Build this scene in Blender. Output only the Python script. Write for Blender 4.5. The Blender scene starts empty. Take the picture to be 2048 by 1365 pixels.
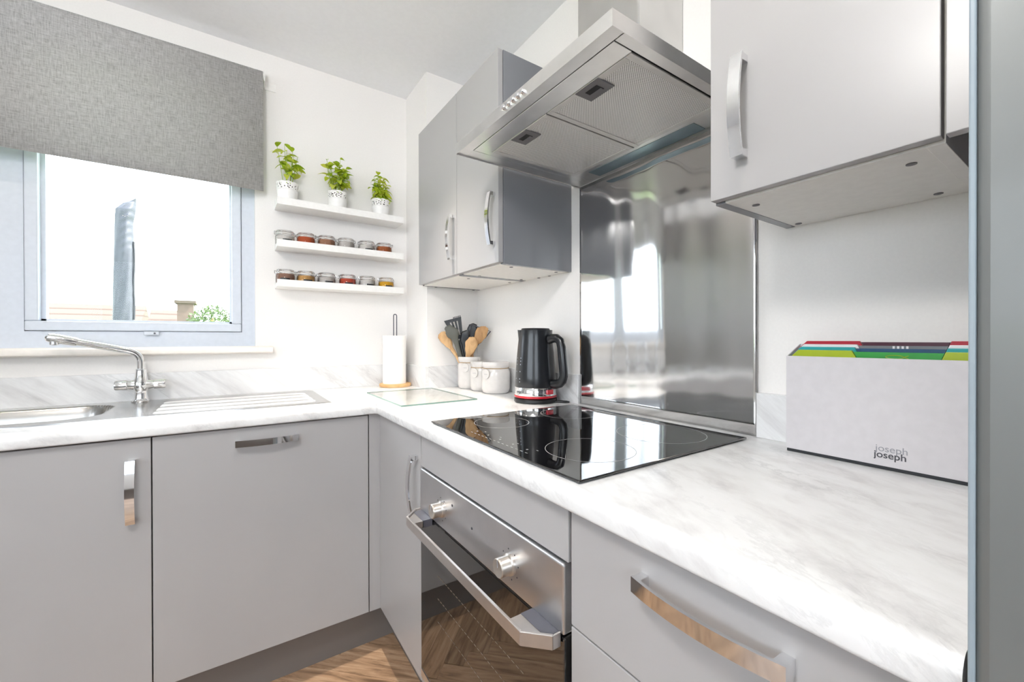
import bpy, bmesh, math, random
from mathutils import Vector, Matrix
R = math.radians
random.seed(7)
SC = bpy.context.scene
COL = SC.collection

# ------------------------------------------------------------------ camera
CP = Vector((-1.0295, -2.1072, 1.1385))
YAW, PIT, ROL, FPX = .5943, -.0039, -.002, 831.86
FW = Vector((math.sin(YAW)*math.cos(PIT), math.cos(YAW)*math.cos(PIT), math.sin(PIT)))
RT = Vector((math.cos(YAW), -math.sin(YAW), 0))
UP = RT.cross(FW)
RT, UP = RT*math.cos(ROL)+UP*math.sin(ROL), UP*math.cos(ROL)-RT*math.sin(ROL)
cam_d = bpy.data.cameras.new('camera'); cam = bpy.data.objects.new('camera', cam_d); COL.objects.link(cam)
cam_d.sensor_width = 36; cam_d.sensor_fit = 'HORIZONTAL'; cam_d.lens = FPX*36/2048
cam_d.clip_start = .02; cam_d.clip_end = 200
cam.matrix_world = Matrix(((RT.x, UP.x, -FW.x, CP.x), (RT.y, UP.y, -FW.y, CP.y), (RT.z, UP.z, -FW.z, CP.z), (0, 0, 0, 1)))
SC.camera = cam

def at(u, v, ax, c):
    """point of the ray through photo pixel (u, v) on the plane ax = c"""
    d = FW*FPX + RT*(u-1024) - UP*(v-682.5)
    i = 'xyz'.index(ax)
    return CP + d*((c-CP[i])/d[i])
def at_d(u, v, z):
    return CP + (FW*FPX + RT*(u-1024) - UP*(v-682.5))*(z/FPX)

# ------------------------------------------------------------------ world, sun, exposure
w = bpy.data.worlds.new('world'); SC.world = w; w.use_nodes = True
bg = w.node_tree.nodes['Background']
bg.inputs['Color'].default_value = (.87, .935, 1, 1); bg.inputs['Strength'].default_value = 6.2
sun_d = bpy.data.lights.new('sun', 'SUN'); sun = bpy.data.objects.new('sun', sun_d); COL.objects.link(sun)
sun_d.energy = 17; sun_d.angle = R(.6); sun_d.color = (1, .95, .87)
sun.rotation_euler = Vector((-1.0, .2, -.95)).to_track_quat('-Z', 'Y').to_euler(); sun.location = (9, -2, 9)
LAMP_W, LAMP_COL = 11, (1, .90, .78)
vs = SC.view_settings
vs.view_transform = 'Standard'; vs.look = 'None'; vs.gamma = 1; vs.use_curve_mapping = False
vs.exposure = .25

# ------------------------------------------------------------------ materials
def new_mat(name):
    m = bpy.data.materials.new(name); m.use_nodes = True
    nt = m.node_tree
    return m, nt, nt.nodes['Principled BSDF']
def lin(r, g, b):
    f = lambda c: c/12.92 if c <= .04045 else ((c+.055)/1.055)**2.4
    return (f(r/255), f(g/255), f(b/255), 1)
def N(nt, t, **kw):
    n = nt.nodes.new(t)
    for k, v in kw.items():
        if k in n.inputs: n.inputs[k].default_value = v
        else: setattr(n, k, v)
    return n
def mapping(nt, scale=(1, 1, 1), rot=(0, 0, 0), coord='Object'):
    tc = nt.nodes.new('ShaderNodeTexCoord'); mp = nt.nodes.new('ShaderNodeMapping')
    mp.inputs['Scale'].default_value = scale; mp.inputs['Rotation'].default_value = rot
    nt.links.new(tc.outputs[coord], mp.inputs['Vector'])
    return mp.outputs['Vector']
def ramp(nt, fac, stops):
    r = nt.nodes.new('ShaderNodeValToRGB')
    el = r.color_ramp.elements
    while len(el) < len(stops): el.new(.5)
    for e, (p, c) in zip(el, stops): e.position = p; e.color = c
    nt.links.new(fac, r.inputs['Fac'])
    return r.outputs['Color']
def bump(nt, b, h, strength, dist=.001):
    n = nt.nodes.new('ShaderNodeBump'); n.inputs['Strength'].default_value = strength; n.inputs['Distance'].default_value = dist
    nt.links.new(h, n.inputs['Height']); nt.links.new(n.outputs['Normal'], b.inputs['Normal'])
def plain(name, col, rough=.5, metal=0, spec=.5, noise=None, coat=0, bumps=0, bscale=60):
    m, nt, b = new_mat(name)
    b.inputs['Base Color'].default_value = col; b.inputs['Roughness'].default_value = rough; b.inputs['Metallic'].default_value = metal
    b.inputs['Specular IOR Level'].default_value = spec; b.inputs['Coat Weight'].default_value = coat
    b.inputs['Coat Roughness'].default_value = .08
    no = N(nt, 'ShaderNodeTexNoise', Scale=bscale, Detail=3); nt.links.new(mapping(nt), no.inputs['Vector'])
    k = noise if noise else .04
    c2 = tuple(min(1, c*(1-k)) for c in col[:3])+(1,)
    nt.links.new(ramp(nt, no.outputs['Fac'], [(.35, c2), (.65, col)]), b.inputs['Base Color'])
    if bumps: bump(nt, b, no.outputs['Fac'], bumps)
    return m
M = {}
M['wall'] = plain('wall_paint', lin(240, 237, 234), .75, noise=.02, bumps=.05, bscale=180)
M['ceiling'] = plain('ceiling_paint', lin(244, 245, 248), .8, noise=.02)
M['white'] = plain('white_gloss', lin(243, 241, 238), .35)
M['upvc'] = plain('white_window_plastic', lin(208, 214, 224), .3)
M['sillp'] = plain('sill_paint', lin(243, 236, 228), .4)
M['carcass'] = plain('white_carcass', lin(236, 233, 228), .45)
M['chrome'] = plain('chrome', (.86, .86, .87, 1), .07, 1)
M['black'] = plain('black_plastic', lin(26, 27, 30), .35)
M['dark'] = plain('dark_gap', lin(30, 30, 32), .7)
M['greyplastic'] = plain('grey_plastic', lin(112, 110, 114), .5)
M['darkgrey'] = plain('dark_grey_metal', lin(84, 84, 92), .35)
M['ceramic'] = plain('cream_ceramic', lin(222, 217, 213), .16, coat=.3)
M['paper'] = plain('paper', lin(246, 243, 239), .9, bumps=.3, bscale=220)
M['twine'] = plain('twine', lin(200, 170, 130), .9, noise=.3, bscale=900)
M['soil'] = plain('soil', lin(70, 52, 38), 1, noise=.5, bscale=200)
M['stem'] = plain('green_stem', lin(170, 190, 90), .6)
M['red'] = plain('red_plastic', lin(190, 30, 45), .25, coat=.3)
M['rubber'] = plain('rubber', lin(40, 42, 46), .7)
M['ring'] = plain('ring_print', lin(190, 190, 190), .5)
M['faintprint'] = plain('faint_print', lin(120, 106, 92), .5)
M['printdark'] = plain('dark_print', lin(70, 70, 76), .5)
M['printlight'] = plain('light_print', lin(150, 150, 156), .5)
M['printwhite'] = plain('white_print', lin(205, 215, 228), .5)
M['edgeglint'] = plain('pale_edge_highlight', lin(142, 154, 162), .4)  # reflected highlight of the fridge door edge, put into a colour
M['brass'] = plain('kitchen_knob_metal', lin(205, 198, 190), .28, .9)
M['fascia'] = plain('handle_metal', lin(196, 190, 186), .3, .85)

def cab_mat(name, col, rough=.3):
    m, nt, b = new_mat(name)
    b.inputs['Roughness'].default_value = rough; b.inputs['Specular IOR Level'].default_value = .5
    no = N(nt, 'ShaderNodeTexNoise', Scale=2.5, Detail=4); nt.links.new(mapping(nt), no.inputs['Vector'])
    c2 = tuple(c*.965 for c in col[:3])+(1,)
    nt.links.new(ramp(nt, no.outputs['Fac'], [(.4, c2), (.65, col)]), b.inputs['Base Color'])
    nr = N(nt, 'ShaderNodeTexNoise', Scale=5, Detail=6); nt.links.new(mapping(nt), nr.inputs['Vector'])
    mr = N(nt, 'ShaderNodeMapRange'); mr.inputs['To Min'].default_value = rough-.05; mr.inputs['To Max'].default_value = rough+.08
    nt.links.new(nr.outputs['Fac'], mr.inputs['Value']); nt.links.new(mr.outputs['Result'], b.inputs['Roughness'])
    return m
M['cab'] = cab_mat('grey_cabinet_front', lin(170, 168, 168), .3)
M['plinth'] = cab_mat('grey_plinth_shaded', lin(114, 108, 104), .4)  # cabinet grey made darker, the shade under the units put into the colour
M['sideshade'] = cab_mat('grey_cabinet_side_shaded', lin(132, 133, 138), .2)  # darker copy of the front grey, dark reflection put into the colour

def marble(name, d):
    m, nt, b = new_mat(name)
    b.inputs['Roughness'].default_value = .28
    tc = nt.nodes.new('ShaderNodeTexCoord')
    mp = nt.nodes.new('ShaderNodeMapping'); mp.vector_type = 'POINT'
    mp.inputs['Rotation'].default_value = Vector(d).normalized().rotation_difference(Vector((0, 1, 0))).to_euler()
    nt.links.new(tc.outputs['Object'], mp.inputs['Vector'])
    sc = nt.nodes.new('ShaderNodeVectorMath'); sc.operation = 'MULTIPLY'; sc.inputs[1].default_value = (11, 1.5, 11)
    nt.links.new(mp.outputs['Vector'], sc.inputs[0])
    warp = N(nt, 'ShaderNodeTexNoise', Scale=1.3, Detail=3)
    nt.links.new(sc.outputs['Vector'], warp.inputs['Vector'])
    add = nt.nodes.new('ShaderNodeVectorMath'); add.operation = 'MULTIPLY_ADD'; add.inputs[1].default_value = (.45, .45, .45)
    nt.links.new(warp.outputs['Color'], add.inputs[0]); nt.links.new(sc.outputs['Vector'], add.inputs[2])
    n1 = N(nt, 'ShaderNodeTexNoise', Scale=1.4, Detail=9, Roughness=.62); nt.links.new(add.outputs['Vector'], n1.inputs['Vector'])
    base = ramp(nt, n1.outputs['Fac'], [(.28, lin(194, 193, 193)), (.42, lin(218, 217, 217)), (.52, lin(228, 228, 228)), (.72, lin(234, 234, 235))])
    n2 = N(nt, 'ShaderNodeTexNoise', Scale=2.2, Detail=8, Roughness=.7); nt.links.new(add.outputs['Vector'], n2.inputs['Vector'])
    v = nt.nodes.new('ShaderNodeMath'); v.operation = 'ABSOLUTE'
    s = nt.nodes.new('ShaderNodeMath'); s.operation = 'SUBTRACT'; s.inputs[1].default_value = .5
    nt.links.new(n2.outputs['Fac'], s.inputs[0]); nt.links.new(s.outputs[0], v.inputs[0])
    vein = ramp(nt, v.outputs[0], [(0, (.80, .80, .80, 1)), (.05, (1, 1, 1, 1))])
    n3 = N(nt, 'ShaderNodeTexNoise', Scale=.8, Detail=2); nt.links.new(sc.outputs['Vector'], n3.inputs['Vector'])
    fac = ramp(nt, n3.outputs['Fac'], [(.45, (0, 0, 0, 1)), (.68, (1, 1, 1, 1))])
    mx = nt.nodes.new('ShaderNodeMix'); mx.data_type = 'RGBA'; mx.blend_type = 'MULTIPLY'
    nt.links.new(fac, mx.inputs[0]); nt.links.new(base, mx.inputs[6]); nt.links.new(vein, mx.inputs[7])
    nt.links.new(mx.outputs[2], b.inputs['Base Color'])
    return m
M['marble_r'] = marble('marble_laminate_right', (-.36, -.82, -.45))
M['marble_l'] = marble('marble_laminate_left', (.62, -.6, -.5))
M['marble_up'] = marble('marble_upstand', (.78, .05, -.62))
M['marble_up2'] = marble('marble_upstand_side', (.05, -.78, -.62))

def brushed(name, col, rough, axis, strength=.25, stretch=60, aniso=0.0, stain=.1):
    m, nt, b = new_mat(name)
    b.inputs['Metallic'].default_value = 1; b.inputs['Roughness'].default_value = rough
    s = [700, 700, 700]; s['xyz'.index(axis)] = 700/stretch
    no = N(nt, 'ShaderNodeTexNoise', Scale=1, Detail=2); nt.links.new(mapping(nt, tuple(s)), no.inputs['Vector'])
    bump(nt, b, no.outputs['Fac'], strength, .0002)
    n2 = N(nt, 'ShaderNodeTexNoise', Scale=9, Detail=5); nt.links.new(mapping(nt), n2.inputs['Vector'])
    c2 = tuple(c*(1-stain) for c in col[:3])+(1,)
    nt.links.new(ramp(nt, n2.outputs['Fac'], [(.35, c2), (.65, col)]), b.inputs['Base Color'])
    return m
M['steel_y'] = brushed('brushed_steel', (.80, .79, .78, 1), .34, 'y', stain=.14)
M['steel_splash'] = brushed('splashback_steel', (.70, .695, .69, 1), .09, 'y', .02, stain=.04)
M['steel_z'] = brushed('chimney_steel', (.68, .67, .66, 1), .25, 'z')
M['steel_x'] = brushed('sink_steel', (.56, .55, .54, 1), .24, 'x', .1)
M['oven_steel'] = brushed('oven_panel_steel', (.72, .72, .74, 1), .34, 'y', .2)
M['fridge'] = plain('fridge_grey', lin(118, 120, 119), .42, .25, noise=.12, bscale=4, coat=.15)

def glossy_black(name, col, rough):
    m, nt, b = new_mat(name)
    b.inputs['Base Color'].default_value = col; b.inputs['Roughness'].default_value = rough
    b.inputs['IOR'].default_value = 2.1; b.inputs['Specular IOR Level'].default_value = .5
    no = N(nt, 'ShaderNodeTexNoise', Scale=30, Detail=3); nt.links.new(mapping(nt), no.inputs['Vector'])
    nt.links.new(ramp(nt, no.outputs['Fac'], [(.3, col), (.7, tuple(c*.8 for c in col[:3])+(1,))]), b.inputs['Base Color'])
    return m
M['hobglass'] = glossy_black('black_hob_glass', (.006, .006, .007, 1), .02)
M['ovenglass'] = glossy_black('black_oven_glass', (.008, .008, .008, 1), .03)

def clear(name, tint=(1, 1, 1, 1), gl=.9, rough=.02, ior=1.45):
    m, nt, b = new_mat(name)
    nt.nodes.remove(b)
    out = nt.nodes['Material Output']
    tr = N(nt, 'ShaderNodeBsdfTransparent'); tr.inputs['Color'].default_value = tint
    g = N(nt, 'ShaderNodeBsdfGlossy'); g.inputs['Roughness'].default_value = rough
    fr = N(nt, 'ShaderNodeFresnel'); fr.inputs['IOR'].default_value = ior
    mu = nt.nodes.new('ShaderNodeMath'); mu.operation = 'MULTIPLY'; mu.inputs[1].default_value = gl
    mx = nt.nodes.new('ShaderNodeMixShader')
    nt.links.new(fr.outputs[0], mu.inputs[0]); nt.links.new(mu.outputs[0], mx.inputs[0])
    nt.links.new(tr.outputs[0], mx.inputs[1]); nt.links.new(g.outputs[0], mx.inputs[2])
    nt.links.new(mx.outputs[0], out.inputs['Surface'])
    return m
M['pane'] = clear('window_glass', (.97, .985, 1, 1), .25, 0, 1.3)
M['jarglass'] = clear('jar_glass', (.985, .985, .985, 1), .75, .03, 1.5)
M['boardglass'] = clear('board_glass', (.985, .995, .99, 1), .9, .02, 1.5)
M['glassedge'] = plain('green_glass_edge', lin(128, 160, 150), .15)
M['lampglass'] = plain('hood_lamp_cover', lin(140, 158, 168), .3, .7)

def fabric():
    m, nt, b = new_mat('grey_linen_blind')
    b.inputs['Roughness'].default_value = .9
    n1 = N(nt, 'ShaderNodeTexNoise', Scale=1, Detail=4, Roughness=.7); nt.links.new(mapping(nt, (300, 1, 30)), n1.inputs['Vector'])
    n2 = N(nt, 'ShaderNodeTexNoise', Scale=1, Detail=4, Roughness=.7); nt.links.new(mapping(nt, (30, 1, 300)), n2.inputs['Vector'])
    ad = nt.nodes.new('ShaderNodeMath'); ad.operation = 'ADD'
    nt.links.new(n1.outputs['Fac'], ad.inputs[0]); nt.links.new(n2.outputs['Fac'], ad.inputs[1])
    hf = nt.nodes.new('ShaderNodeMath'); hf.operation = 'MULTIPLY'; hf.inputs[1].default_value = .5
    nt.links.new(ad.outputs[0], hf.inputs[0])
    nt.links.new(ramp(nt, hf.outputs[0], [(.36, lin(140, 139, 138)), (.5, lin(194, 193, 192)), (.64, lin(222, 221, 220))]), b.inputs['Base Color'])
    bump(nt, b, hf.outputs[0], .12, .0003)
    # light filtering through the weave
    tl = N(nt, 'ShaderNodeBsdfTranslucent'); tl.inputs['Color'].default_value = (.62, .61, .60, 1)
    mx = nt.nodes.new('ShaderNodeMixShader'); mx.inputs[0].default_value = .22
    nt.links.new(b.outputs[0], mx.inputs[1]); nt.links.new(tl.outputs[0], mx.inputs[2])
    nt.links.new(mx.outputs[0], nt.nodes['Material Output'].inputs['Surface'])
    return m
M['blind'] = fabric()

def wood(name, c1, c2, c3, scale=(3, 40, 40), rand=0, rough=.45):
    m, nt, b = new_mat(name)
    b.inputs['Roughness'].default_value = rough
    vec = mapping(nt, scale)
    if rand:
        oi = nt.nodes.new('ShaderNodeObjectInfo'); ad = nt.nodes.new('ShaderNodeVectorMath'); ad.operation = 'ADD'
        ml = nt.nodes.new('ShaderNodeMath'); ml.operation = 'MULTIPLY'; ml.inputs[1].default_value = 57
        cb = nt.nodes.new('ShaderNodeCombineXYZ')
        nt.links.new(oi.outputs['Random'], ml.inputs[0]); nt.links.new(ml.outputs[0], cb.inputs['X']); nt.links.new(ml.outputs[0], cb.inputs['Z'])
        nt.links.new(vec, ad.inputs[0]); nt.links.new(cb.outputs[0], ad.inputs[1]); vec = ad.outputs['Vector']
    n1 = N(nt, 'ShaderNodeTexNoise', Scale=1, Detail=8, Roughness=.65, Distortion=.8); nt.links.new(vec, n1.inputs['Vector'])
    c = ramp(nt, n1.outputs['Fac'], [(.3, c1), (.5, c2), (.7, c3)])
    if rand:
        hs = nt.nodes.new('ShaderNodeHueSaturation')
        mr = N(nt, 'ShaderNodeMapRange'); mr.inputs['To Min'].default_value = .72; mr.inputs['To Max'].default_value = 1.12
        nt.links.new(oi.outputs['Random'], mr.inputs['Value']); nt.links.new(mr.outputs['Result'], hs.inputs['Value'])
        nt.links.new(c, hs.inputs['Color']); c = hs.outputs['Color']
    nt.links.new(c, b.inputs['Base Color'])
    bump(nt, b, n1.outputs['Fac'], .15, .0006)
    return m
M['plank'] = wood('oak_plank', lin(108, 84, 64), lin(168, 136, 108), lin(196, 168, 140), (6, 55, 55), 1, .38)
M['floorbase'] = plain('floor_joint', lin(60, 45, 34), .8)
M['spoonwood'] = wood('spoon_wood', lin(176, 130, 84), lin(214, 172, 122), lin(226, 190, 144), (30, 30, 8), 0, .6)
M['spoonwood2'] = wood('dark_spoon_wood', lin(146, 104, 66), lin(188, 144, 96), lin(204, 164, 114), (30, 30, 8), 0, .6)
M['basewood'] = wood('pale_wood', lin(190, 140, 88), lin(222, 178, 122), lin(232, 192, 140), (12, 12, 60), 0, .5)

def leafmat(name, a, b_, c):
    m, nt, b = new_mat(name)
    b.inputs['Roughness'].default_value = .42
    oi = nt.nodes.new('ShaderNodeObjectInfo')
    col = ramp(nt, oi.outputs['Random'], [(0, a), (.5, b_), (1, c)])
    no = N(nt, 'ShaderNodeTexNoise', Scale=90, Detail=2); nt.links.new(mapping(nt), no.inputs['Vector'])
    mx = nt.nodes.new('ShaderNodeMix'); mx.data_type = 'RGBA'; mx.blend_type = 'MULTIPLY'; mx.inputs[0].default_value = .5
    nt.links.new(col, mx.inputs[6]); nt.links.new(ramp(nt, no.outputs['Fac'], [(.3, (.75, .8, .6, 1)), (.7, (1, 1, 1, 1))]), mx.inputs[7])
    nt.links.new(mx.outputs[2], b.inputs['Base Color'])
    tl = N(nt, 'ShaderNodeBsdfTranslucent'); nt.links.new(mx.outputs[2], tl.inputs['Color'])
    ms = nt.nodes.new('ShaderNodeMixShader'); ms.inputs[0].default_value = .45
    nt.links.new(b.outputs[0], ms.inputs[1]); nt.links.new(tl.outputs[0], ms.inputs[2])
    nt.links.new(ms.outputs[0], nt.nodes['Material Output'].inputs['Surface'])
    return m
M['leaf'] = leafmat('basil_leaf', lin(158, 188, 42), lin(200, 214, 62), lin(226, 230, 104))
M['tree'] = leafmat('tree_leaf', lin(72, 92, 48), lin(86, 104, 60), lin(104, 118, 72))

def filtermat():
    m, nt, b = new_mat('perforated_filter')
    b.inputs['Metallic'].default_value = .4; b.inputs['Roughness'].default_value = .45
    vec = mapping(nt, (250, 250, 250), (0, 0, R(45)))
    vo = N(nt, 'ShaderNodeTexVoronoi'); vo.inputs['Randomness'].default_value = 0; vo.inputs['Scale'].default_value = 1
    vo.voronoi_dimensions = '2D'
    nt.links.new(vec, vo.inputs['Vector'])
    nt.links.new(ramp(nt, vo.outputs['Distance'], [(.24, (.14, .14, .14, 1)), (.34, (.86, .85, .84, 1))]), b.inputs['Base Color'])
    bump(nt, b, vo.outputs['Distance'], .4, .001)
    return m
M['filter'] = filtermat()
M['filterframe'] = plain('filter_frame', lin(212, 210, 208), .45, .5)

def tilemat(name, c1, c2, rows):
    m, nt, b = new_mat(name)
    b.inputs['Roughness'].default_value = .9
    wv = N(nt, 'ShaderNodeTexWave', Scale=rows, Distortion=.4); wv.bands_direction = 'Z'; wv.wave_profile = 'SAW'
    nt.links.new(mapping(nt), wv.inputs['Vector'])
    nt.links.new(ramp(nt, wv.outputs['Fac'], [(.05, c1), (.3, c2)]), b.inputs['Base Color'])
    bump(nt, b, wv.outputs['Fac'], .8, .03)
    return m
M['roof'] = tilemat('roof_tiles', lin(66, 50, 40), lin(88, 76, 68), 1.6)
M['render'] = plain('house_render', lin(125, 115, 105), .9)
M['brick'] = plain('chimney_brick', lin(100, 84, 76), .9, noise=.25, bscale=12)
M['cover'] = plain('grey_cover_cloth', lin(62, 65, 72), .6, noise=.15, bscale=14, bumps=.4)
M['terrace'] = plain('pale_bounce_paving', lin(205, 200, 192), .9, noise=.15, bscale=3)  # pale ground added to bounce daylight up to the ceiling
M['lawn'] = plain('lawn', lin(120, 150, 70), 1, noise=.3, bscale=20)
M['hedge'] = plain('hedge', lin(86, 120, 40), 1, noise=.5, bscale=14)
def emit(name, col, s):
    m, nt, b = new_mat(name)
    b.inputs['Base Color'].default_value = (1, 1, 1, 1)
    b.inputs['Emission Color'].default_value = col; b.inputs['Emission Strength'].default_value = s
    return m
M['globe'] = emit('fill_globe', (1, .985, .965, 1), 60)  # glow of the added fill lamp
M['lampon'] = emit('lit_lamp_lens', (1, .85, .62, 1), 25)
for k, c in (('b_lime', (163, 180, 30)), ('b_green', (48, 150, 60)), ('b_teal', (32, 158, 162)), ('b_navy', (22, 72, 110)),
             ('b_white', (238, 236, 236)), ('b_greytab', (120, 122, 126)), ('b_red', (178, 24, 48)), ('b_maroon', (74, 24, 44))):
    M[k] = plain('board_'+k[2:], lin(*c), .35)
M['boxcase'] = plain('case_plastic', lin(208, 204, 206), .4)
for k, c in (('s_white', (214, 208, 202)), ('s_paprika', (188, 84, 40)), ('s_brown', (168, 120, 92)), ('s_clay', (176, 96, 48)), ('s_tan', (200, 152, 88)),
             ('s_grey', (200, 192, 186)), ('s_chilli', (190, 70, 42)), ('s_turmeric', (226, 170, 24)), ('s_mocha', (150, 112, 94))):
    M[k] = plain('spice_'+k[2:], lin(*c), .95, noise=.2, bscale=400)
M['kettleblack'] = plain('kettle_black', lin(24, 26, 30), .28, coat=.25)
M['silicone'] = plain('grey_silicone', lin(92, 92, 84), .5)

# ------------------------------------------------------------------ mesh helpers
class MB:
    def __init__(s): s.v = []; s.f = []
    def add(s, vs, fs):
        n = len(s.v); s.v += [tuple(p) for p in vs]; s.f += [tuple(i+n for i in f) for f in fs]; return s
    def box(s, x0, x1, y0, y1, z0, z1):
        x0, x1 = sorted((x0, x1)); y0, y1 = sorted((y0, y1)); z0, z1 = sorted((z0, z1))
        return s.add([(x0, y0, z0), (x1, y0, z0), (x1, y1, z0), (x0, y1, z0), (x0, y0, z1), (x1, y0, z1), (x1, y1, z1), (x0, y1, z1)],
                     [(0, 3, 2, 1), (4, 5, 6, 7), (0, 1, 5, 4), (1, 2, 6, 5), (2, 3, 7, 6), (3, 0, 4, 7)])
    def prism(s, pts, a, b, axis='y'):
        """closed 2D outline extruded from a to b along axis"""
        def P(p, t):
            return {'x': (t, p[0], p[1]), 'y': (p[0], t, p[1]), 'z': (p[0], p[1], t)}[axis]
        n = len(pts); A = sum(pts[i][0]*pts[(i+1) % n][1]-pts[(i+1) % n][0]*pts[i][1] for i in range(n))
        ccw = A > 0
        if axis == 'y': ccw = not ccw
        if a > b: a, b = b, a
        if not ccw: pts = pts[::-1]
        return s.add([P(p, a) for p in pts]+[P(p, b) for p in pts],
                     [tuple(range(n))[::-1], tuple(range(n, 2*n))]+[(i, (i+1) % n, n+(i+1) % n, n+i) for i in range(n)])
    def lathe(s, prof, c=(0, 0, 0), seg=32, axis='z', cap=True):
        vs, fs = [], []
        for r, h in prof:
            for k in range(seg):
                t = 2*math.pi*k/seg; a, b = r*math.cos(t), r*math.sin(t)
                vs.append({'z': (c[0]+a, c[1]+b, c[2]+h), 'x': (c[0]+h, c[1]+a, c[2]+b), 'y': (c[0]+b, c[1]+h, c[2]+a)}[axis])
        for i in range(len(prof)-1):
            for k in range(seg):
                k2 = (k+1) % seg
                fs.append((i*seg+k, i*seg+k2, (i+1)*seg+k2, (i+1)*seg+k))
        if cap:
            fs.append(tuple(range(seg))[::-1]); m = (len(prof)-1)*seg; fs.append(tuple(range(m, m+seg)))
        return s.add(vs, fs)
    def tube(s, path, r, seg=10, closed=False, flat=None):
        path = [Vector(p) for p in path]; n = len(path)
        rr = r if isinstance(r, (list, tuple)) else [r]*n
        vs, fs = [], []; up = Vector((0, 0, 1))
        prev = None
        for i, p in enumerate(path):
            a = path[(i-1) % n] if (i > 0 or closed) else p
            b = path[(i+1) % n] if (i < n-1 or closed) else p
            t = (b-a).normalized()
            if prev is None:
                ref = up if abs(t.dot(up)) < .95 else Vector((1, 0, 0))
                nx = t.cross(ref).normalized()
            else:
                nx = (prev-t*prev.dot(t)).normalized()
            prev = nx; ny = t.cross(nx)
            for k in range(seg):
                th = 2*math.pi*k/seg
                vs.append(p+nx*rr[i]*math.cos(th)+ny*rr[i]*(flat or 1)*math.sin(th))
        m = n if closed else n-1
        for i in range(m):
            j = (i+1) % n
            for k in range(seg):
                k2 = (k+1) % seg
                fs.append((i*seg+k, i*seg+k2, j*seg+k2, j*seg+k))
        if not closed:
            fs.append(tuple(range(seg))[::-1]); q = (n-1)*seg; fs.append(tuple(range(q, q+seg)))
        return s.add(vs, fs)
    def build(s, name, mat, parent=None, loc=None, smooth=35, bevel=0, bseg=2, fixn=True):
        """one mesh object; vertices are given in world space, stored relative to its thing's base"""
        base = Vector(loc) if loc is not None else (Vector(parent['base_']) if parent is not None else Vector((0, 0, 0)))
        me = bpy.data.meshes.new(name)
        me.from_pydata([tuple(Vector(p)-base) for p in s.v], [], s.f)
        if fixn:
            bm = bmesh.new(); bm.from_mesh(me); bmesh.ops.recalc_face_normals(bm, faces=bm.faces); bm.to_mesh(me); bm.free()
        me.materials.append(mat)
        o = bpy.data.objects.new(name, me); COL.objects.link(o)
        if parent is not None: o.parent = parent
        else: o.location = base
        o['base_'] = tuple(base)
        if smooth:
            me.polygons.foreach_set('use_smooth', [True]*len(me.polygons))
            me.set_sharp_from_angle(angle=R(smooth))
        if bevel:
            bv = o.modifiers.new('bevel', 'BEVEL'); bv.width = bevel; bv.segments = bseg; bv.limit_method = 'ANGLE'; bv.angle_limit = R(40)
        return o
def tag(o, label, cat, group=None, kind=None):
    if label: o['label'] = label
    if cat: o['category'] = cat
    if group: o['group'] = group
    if kind: o['kind'] = kind
    return o
def thing(name, loc, label, cat, group=None, kind=None):
    o = bpy.data.objects.new(name, None); COL.objects.link(o); o.location = loc; o.empty_display_size = .05
    o['base_'] = tuple(loc)
    return tag(o, label, cat, group, kind)
def struct(o, label, cat): return tag(o, label, cat, kind='structure')
def copy_tree(o, loc=None, parent=None):
    c = o.copy(); COL.objects.link(c); c.parent = parent
    if loc is not None: c.location = loc
    for ch in list(o.children): copy_tree(ch, None, c)
    return c
def text_obj(name, body, size, mat, parent, mtx, thick=.0003, bold=0):
    cu = bpy.data.curves.new(name, 'FONT'); cu.body = body; cu.size = size; cu.extrude = thick; cu.align_x = 'CENTER'; cu.align_y = 'CENTER'; cu.offset = bold
    t = bpy.data.objects.new(name, cu); COL.objects.link(t)
    dg = bpy.context.evaluated_depsgraph_get()
    me = bpy.data.meshes.new_from_object(t.evaluated_get(dg))
    bpy.data.objects.remove(t)
    me.transform(mtx); me.transform(Matrix.Translation(-Vector(parent['base_'])))
    me.materials.clear(); me.materials.append(mat)
    o = bpy.data.objects.new(name, me); COL.objects.link(o); o.parent = parent; o['base_'] = parent['base_']
    return o

# ================================================================== THE ROOM
W0, D0, H0 = -4.2, -4.8, 2.39       # left wall, wall behind the camera, ceiling
T = .1
BX, BY = -.2688, -.2726             # pipe boxing in the corner
KL = -2.02                          # left end of the sink run
WX0, WX1, WZ0, WZ1 = -1.97, -.942, 1.112, 2.2
b = MB(); b.box(W0-T, WX0, 0, .28, 0, H0); b.box(WX1, .1, 0, .28, 0, H0); b.box(WX0, WX1, 0, .28, 0, WZ0); b.box(WX0, WX1, 0, .28, WZ1, H0)
struct(b.build('wall_back', M['wall'], smooth=0), 'white painted wall around the window', 'wall')
struct(MB().box(0, T, D0, 0, 0, H0).build('wall_right', M['wall'], smooth=0), 'white painted wall behind the hob and hood', 'wall')
PDY0, PDY1, PDB, PDZ = -3.9, -1.2, 1.0, 2.2   # unseen wide window in the left wall, shaped for its daylight
b = MB(); b.box(W0-T, W0, D0, PDY0, 0, H0); b.box(W0-T, W0, PDY1, 0, 0, H0); b.box(W0-T, W0, PDY0, PDY1, PDZ, H0); b.box(W0-T, W0, PDY0, PDY1, 0, PDB)
struct(b.build('wall_left', M['wall'], smooth=0), 'white painted wall with an unseen daylight window, left of the camera', 'wall')
b = MB(); b.box(W0-T, -3.6, D0-T, D0, 0, H0); b.box(-1.0, T, D0-T, D0, 0, H0); b.box(-3.6, -1.0, D0-T, D0, 0, 1.1); b.box(-3.6, -1.0, D0-T, D0, 2.2, H0)
struct(b.build('wall_front', M['wall'], smooth=0), 'white wall with an added wide window behind the camera', 'wall')
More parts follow.
